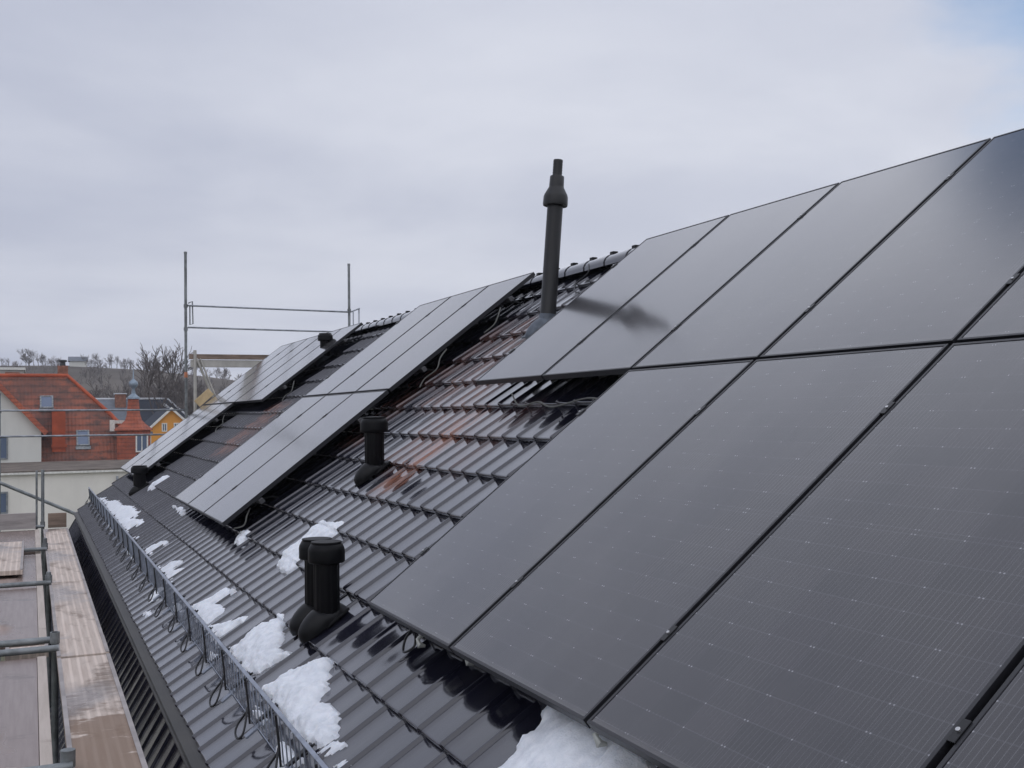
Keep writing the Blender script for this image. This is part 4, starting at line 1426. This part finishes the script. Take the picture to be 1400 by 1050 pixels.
# ------------------------------------------------------------------ bare trees
def tree_mesh(seed, height, levels=5, spread=0.5, sides0=6, twig=0.012):
    rnd = random.Random(seed)
    trunk, crown = MB(), MB()

    def grow(p, d, length, r, lev):
        n = 4 if lev < 2 else 3
        pts = [p.copy()]
        q = p.copy()
        dd = d.copy()
        for i in range(n):
            dd = (dd + Vector((rnd.gauss(0, 1), rnd.gauss(0, 1), rnd.gauss(0, 0.6) + 0.25)) * (0.10 + 0.03 * lev)).normalized()
            q = q + dd * (length / n)
            pts.append(q.copy())
        r1 = max(twig * 0.6, r * 0.58)
        rs = [r + (r1 - r) * i / n for i in range(n + 1)]
        (trunk if lev == 0 else crown).tube(pts, rs, 6 if lev == 0 else (4 if lev < 3 else 3), False, True)
        if lev >= levels:
            return
        kids = rnd.randint(4, 6) if lev == 0 else rnd.randint(3, 5)
        for c in range(kids):
            t = rnd.uniform(0.45, 1.0) if lev else rnd.uniform(0.35, 1.0)
            if c == 0:
                t = 1.0
            f = t * n
            i = min(int(f), n - 1)
            s = pts[i].lerp(pts[i + 1], f - i)
            ax = Vector((rnd.gauss(0, 1), rnd.gauss(0, 1), rnd.gauss(0, 0.3)))
            nd = (dd + ax.normalized() * rnd.uniform(0.4, 1.0) * (spread * (0.35 if c == 0 else 1.4))).normalized()
            grow(s, nd, length * rnd.uniform(0.58, 0.8), max(twig, r1 * rnd.uniform(0.55, 0.85)), lev + 1)
    grow(Vector((0, 0, 0)), Vector((0, 0, 1)), height * 0.36, height * 0.022, 0)
    return trunk, crown


protos = []
for s in range(5):
    t_, c_ = tree_mesh(20 + s, 10.0, 5, 0.55, twig=0.022)
    root = thing('bare_tree', 'x', 'tree')
    t_.build('trunk', M['bark'], root)
    c_.build('crown', M['bark'], root)
    protos.append(root)
TREES = [
    (8.7, 108, 17.2, 0, 'tallest bare tree, standing directly behind the turret spike'),
    (11.6, 116, 14.2, 1, 'broad bare tree right of the tallest one'),
    (6.0, 122, 13.6, 2, 'slender bare tree left of the tallest one'),
    (15.2, 126, 12.8, 3, 'low bushy bare tree left of the scaffold post'),
    (-1.6, 240, 4.6, 4, 'bare tree on the skyline above the red roof skylight'),
    (0.9, 246, 3.0, 1, 'smaller bare tree right beside the skyline one'),
    (3.8, 248, 2.4, 2, 'small lone bare tree on the skyline beside the brown chimney'),
    (10.6, 240, 3.6, 3, 'bare tree beside the tiny pale hill house'),
    (19.8, 120, 12.5, 4, 'bare tree framed by the white scaffold support'),
    (24.0, 125, 12.5, 0, 'bare tree at the foot of the far panels'),
    (18.0, 135, 12.5, 2, 'bare tree behind the scaffold post'),
    (13.2, 140, 11.0, 4, 'bare tree on the slope above the orange house'),
]
FARM = {}


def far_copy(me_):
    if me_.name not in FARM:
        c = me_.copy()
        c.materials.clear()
        c.materials.append(M['bark_hazed'])
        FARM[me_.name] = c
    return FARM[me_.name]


for (x, y, h, k, lab) in TREES:
    t = copy_tree(protos[k])
    z = hill_h(x, y)
    hb = max(v.co.z for chd in t.children for v in chd.data.vertices)
    sc_ = h / hb
    t.matrix_world = T(x, y, z - 0.3) @ Matrix.Rotation(x * 1.7, 4, 'Z') @ Matrix.Diagonal((sc_, sc_, sc_, 1))
    if y > 200:
        for chd in t.children:
            chd.data = far_copy(chd.data)
    tag(t, lab, 'tree', 'bare winter trees beyond the houses')
for r in protos:
    for chd in list(r.children):
        bpy.data.objects.remove(chd)
    bpy.data.objects.remove(r)

# the far wood reads as one mass of twigs
rnd = random.Random(77)
wt = []
for s in range(4):
    t_, c_ = tree_mesh(60 + s, 8.0, 3, 0.6, twig=0.05)
    m = MB()
    m.add(t_.v, t_.f, True)
    m.add(c_.v, c_.f, True)
    wt.append(m)
wv, wf = [], []
for i in range(950):
    y = rnd.uniform(128, 262)
    fr = rnd.uniform(-0.42, 0.34)
    x = -1.4 + (y + 2.6) * fr
    if x < 2 and y < 200:
        continue
    m = wt[rnd.randrange(4)]
    s = rnd.uniform(0.32, 0.56)
    a = rnd.uniform(0, 6.28)
    ca, sa = math.cos(a) * s, math.sin(a) * s
    z = hill_h(x, y) - 0.5
    o = len(wv)
    wv += [(x + p[0] * ca - p[1] * sa, y + p[0] * sa + p[1] * ca, z + p[2] * s) for p in m.v]
    wf += [tuple(j + o for j in f) for f in m.f]
me = bpy.data.meshes.new('far_wood')
me.from_pydata(wv, [], wf)
me.materials.append(M['bark_hazed'])
o = bpy.data.objects.new('far_wood', me)
COL.objects.link(o)
tag(o, 'brown grey leafless wood covering the distant hillside', 'wood', kind='stuff')

# ------------------------------------------------------------------ damp winter air
hz = MB()
hz.box((-420, -60, GROUND - 1.0), (480, 420, 60))
m = bpy.data.materials.new('damp_air')
m.use_nodes = True
t = m.node_tree
t.nodes.clear()
ho = t.nodes.new('ShaderNodeOutputMaterial')
hv = t.nodes.new('ShaderNodeVolumePrincipled')
hv.inputs['Color'].default_value = (0.86, 0.89, 0.96, 1)
hv.inputs['Density'].default_value = 0.0006
hv.inputs['Anisotropy'].default_value = 0.2
t.links.new(hv.outputs[0], ho.inputs['Volume'])
tag(hz.build('haze', m), None, None, kind='stuff')
bpy.context.view_layer.update()
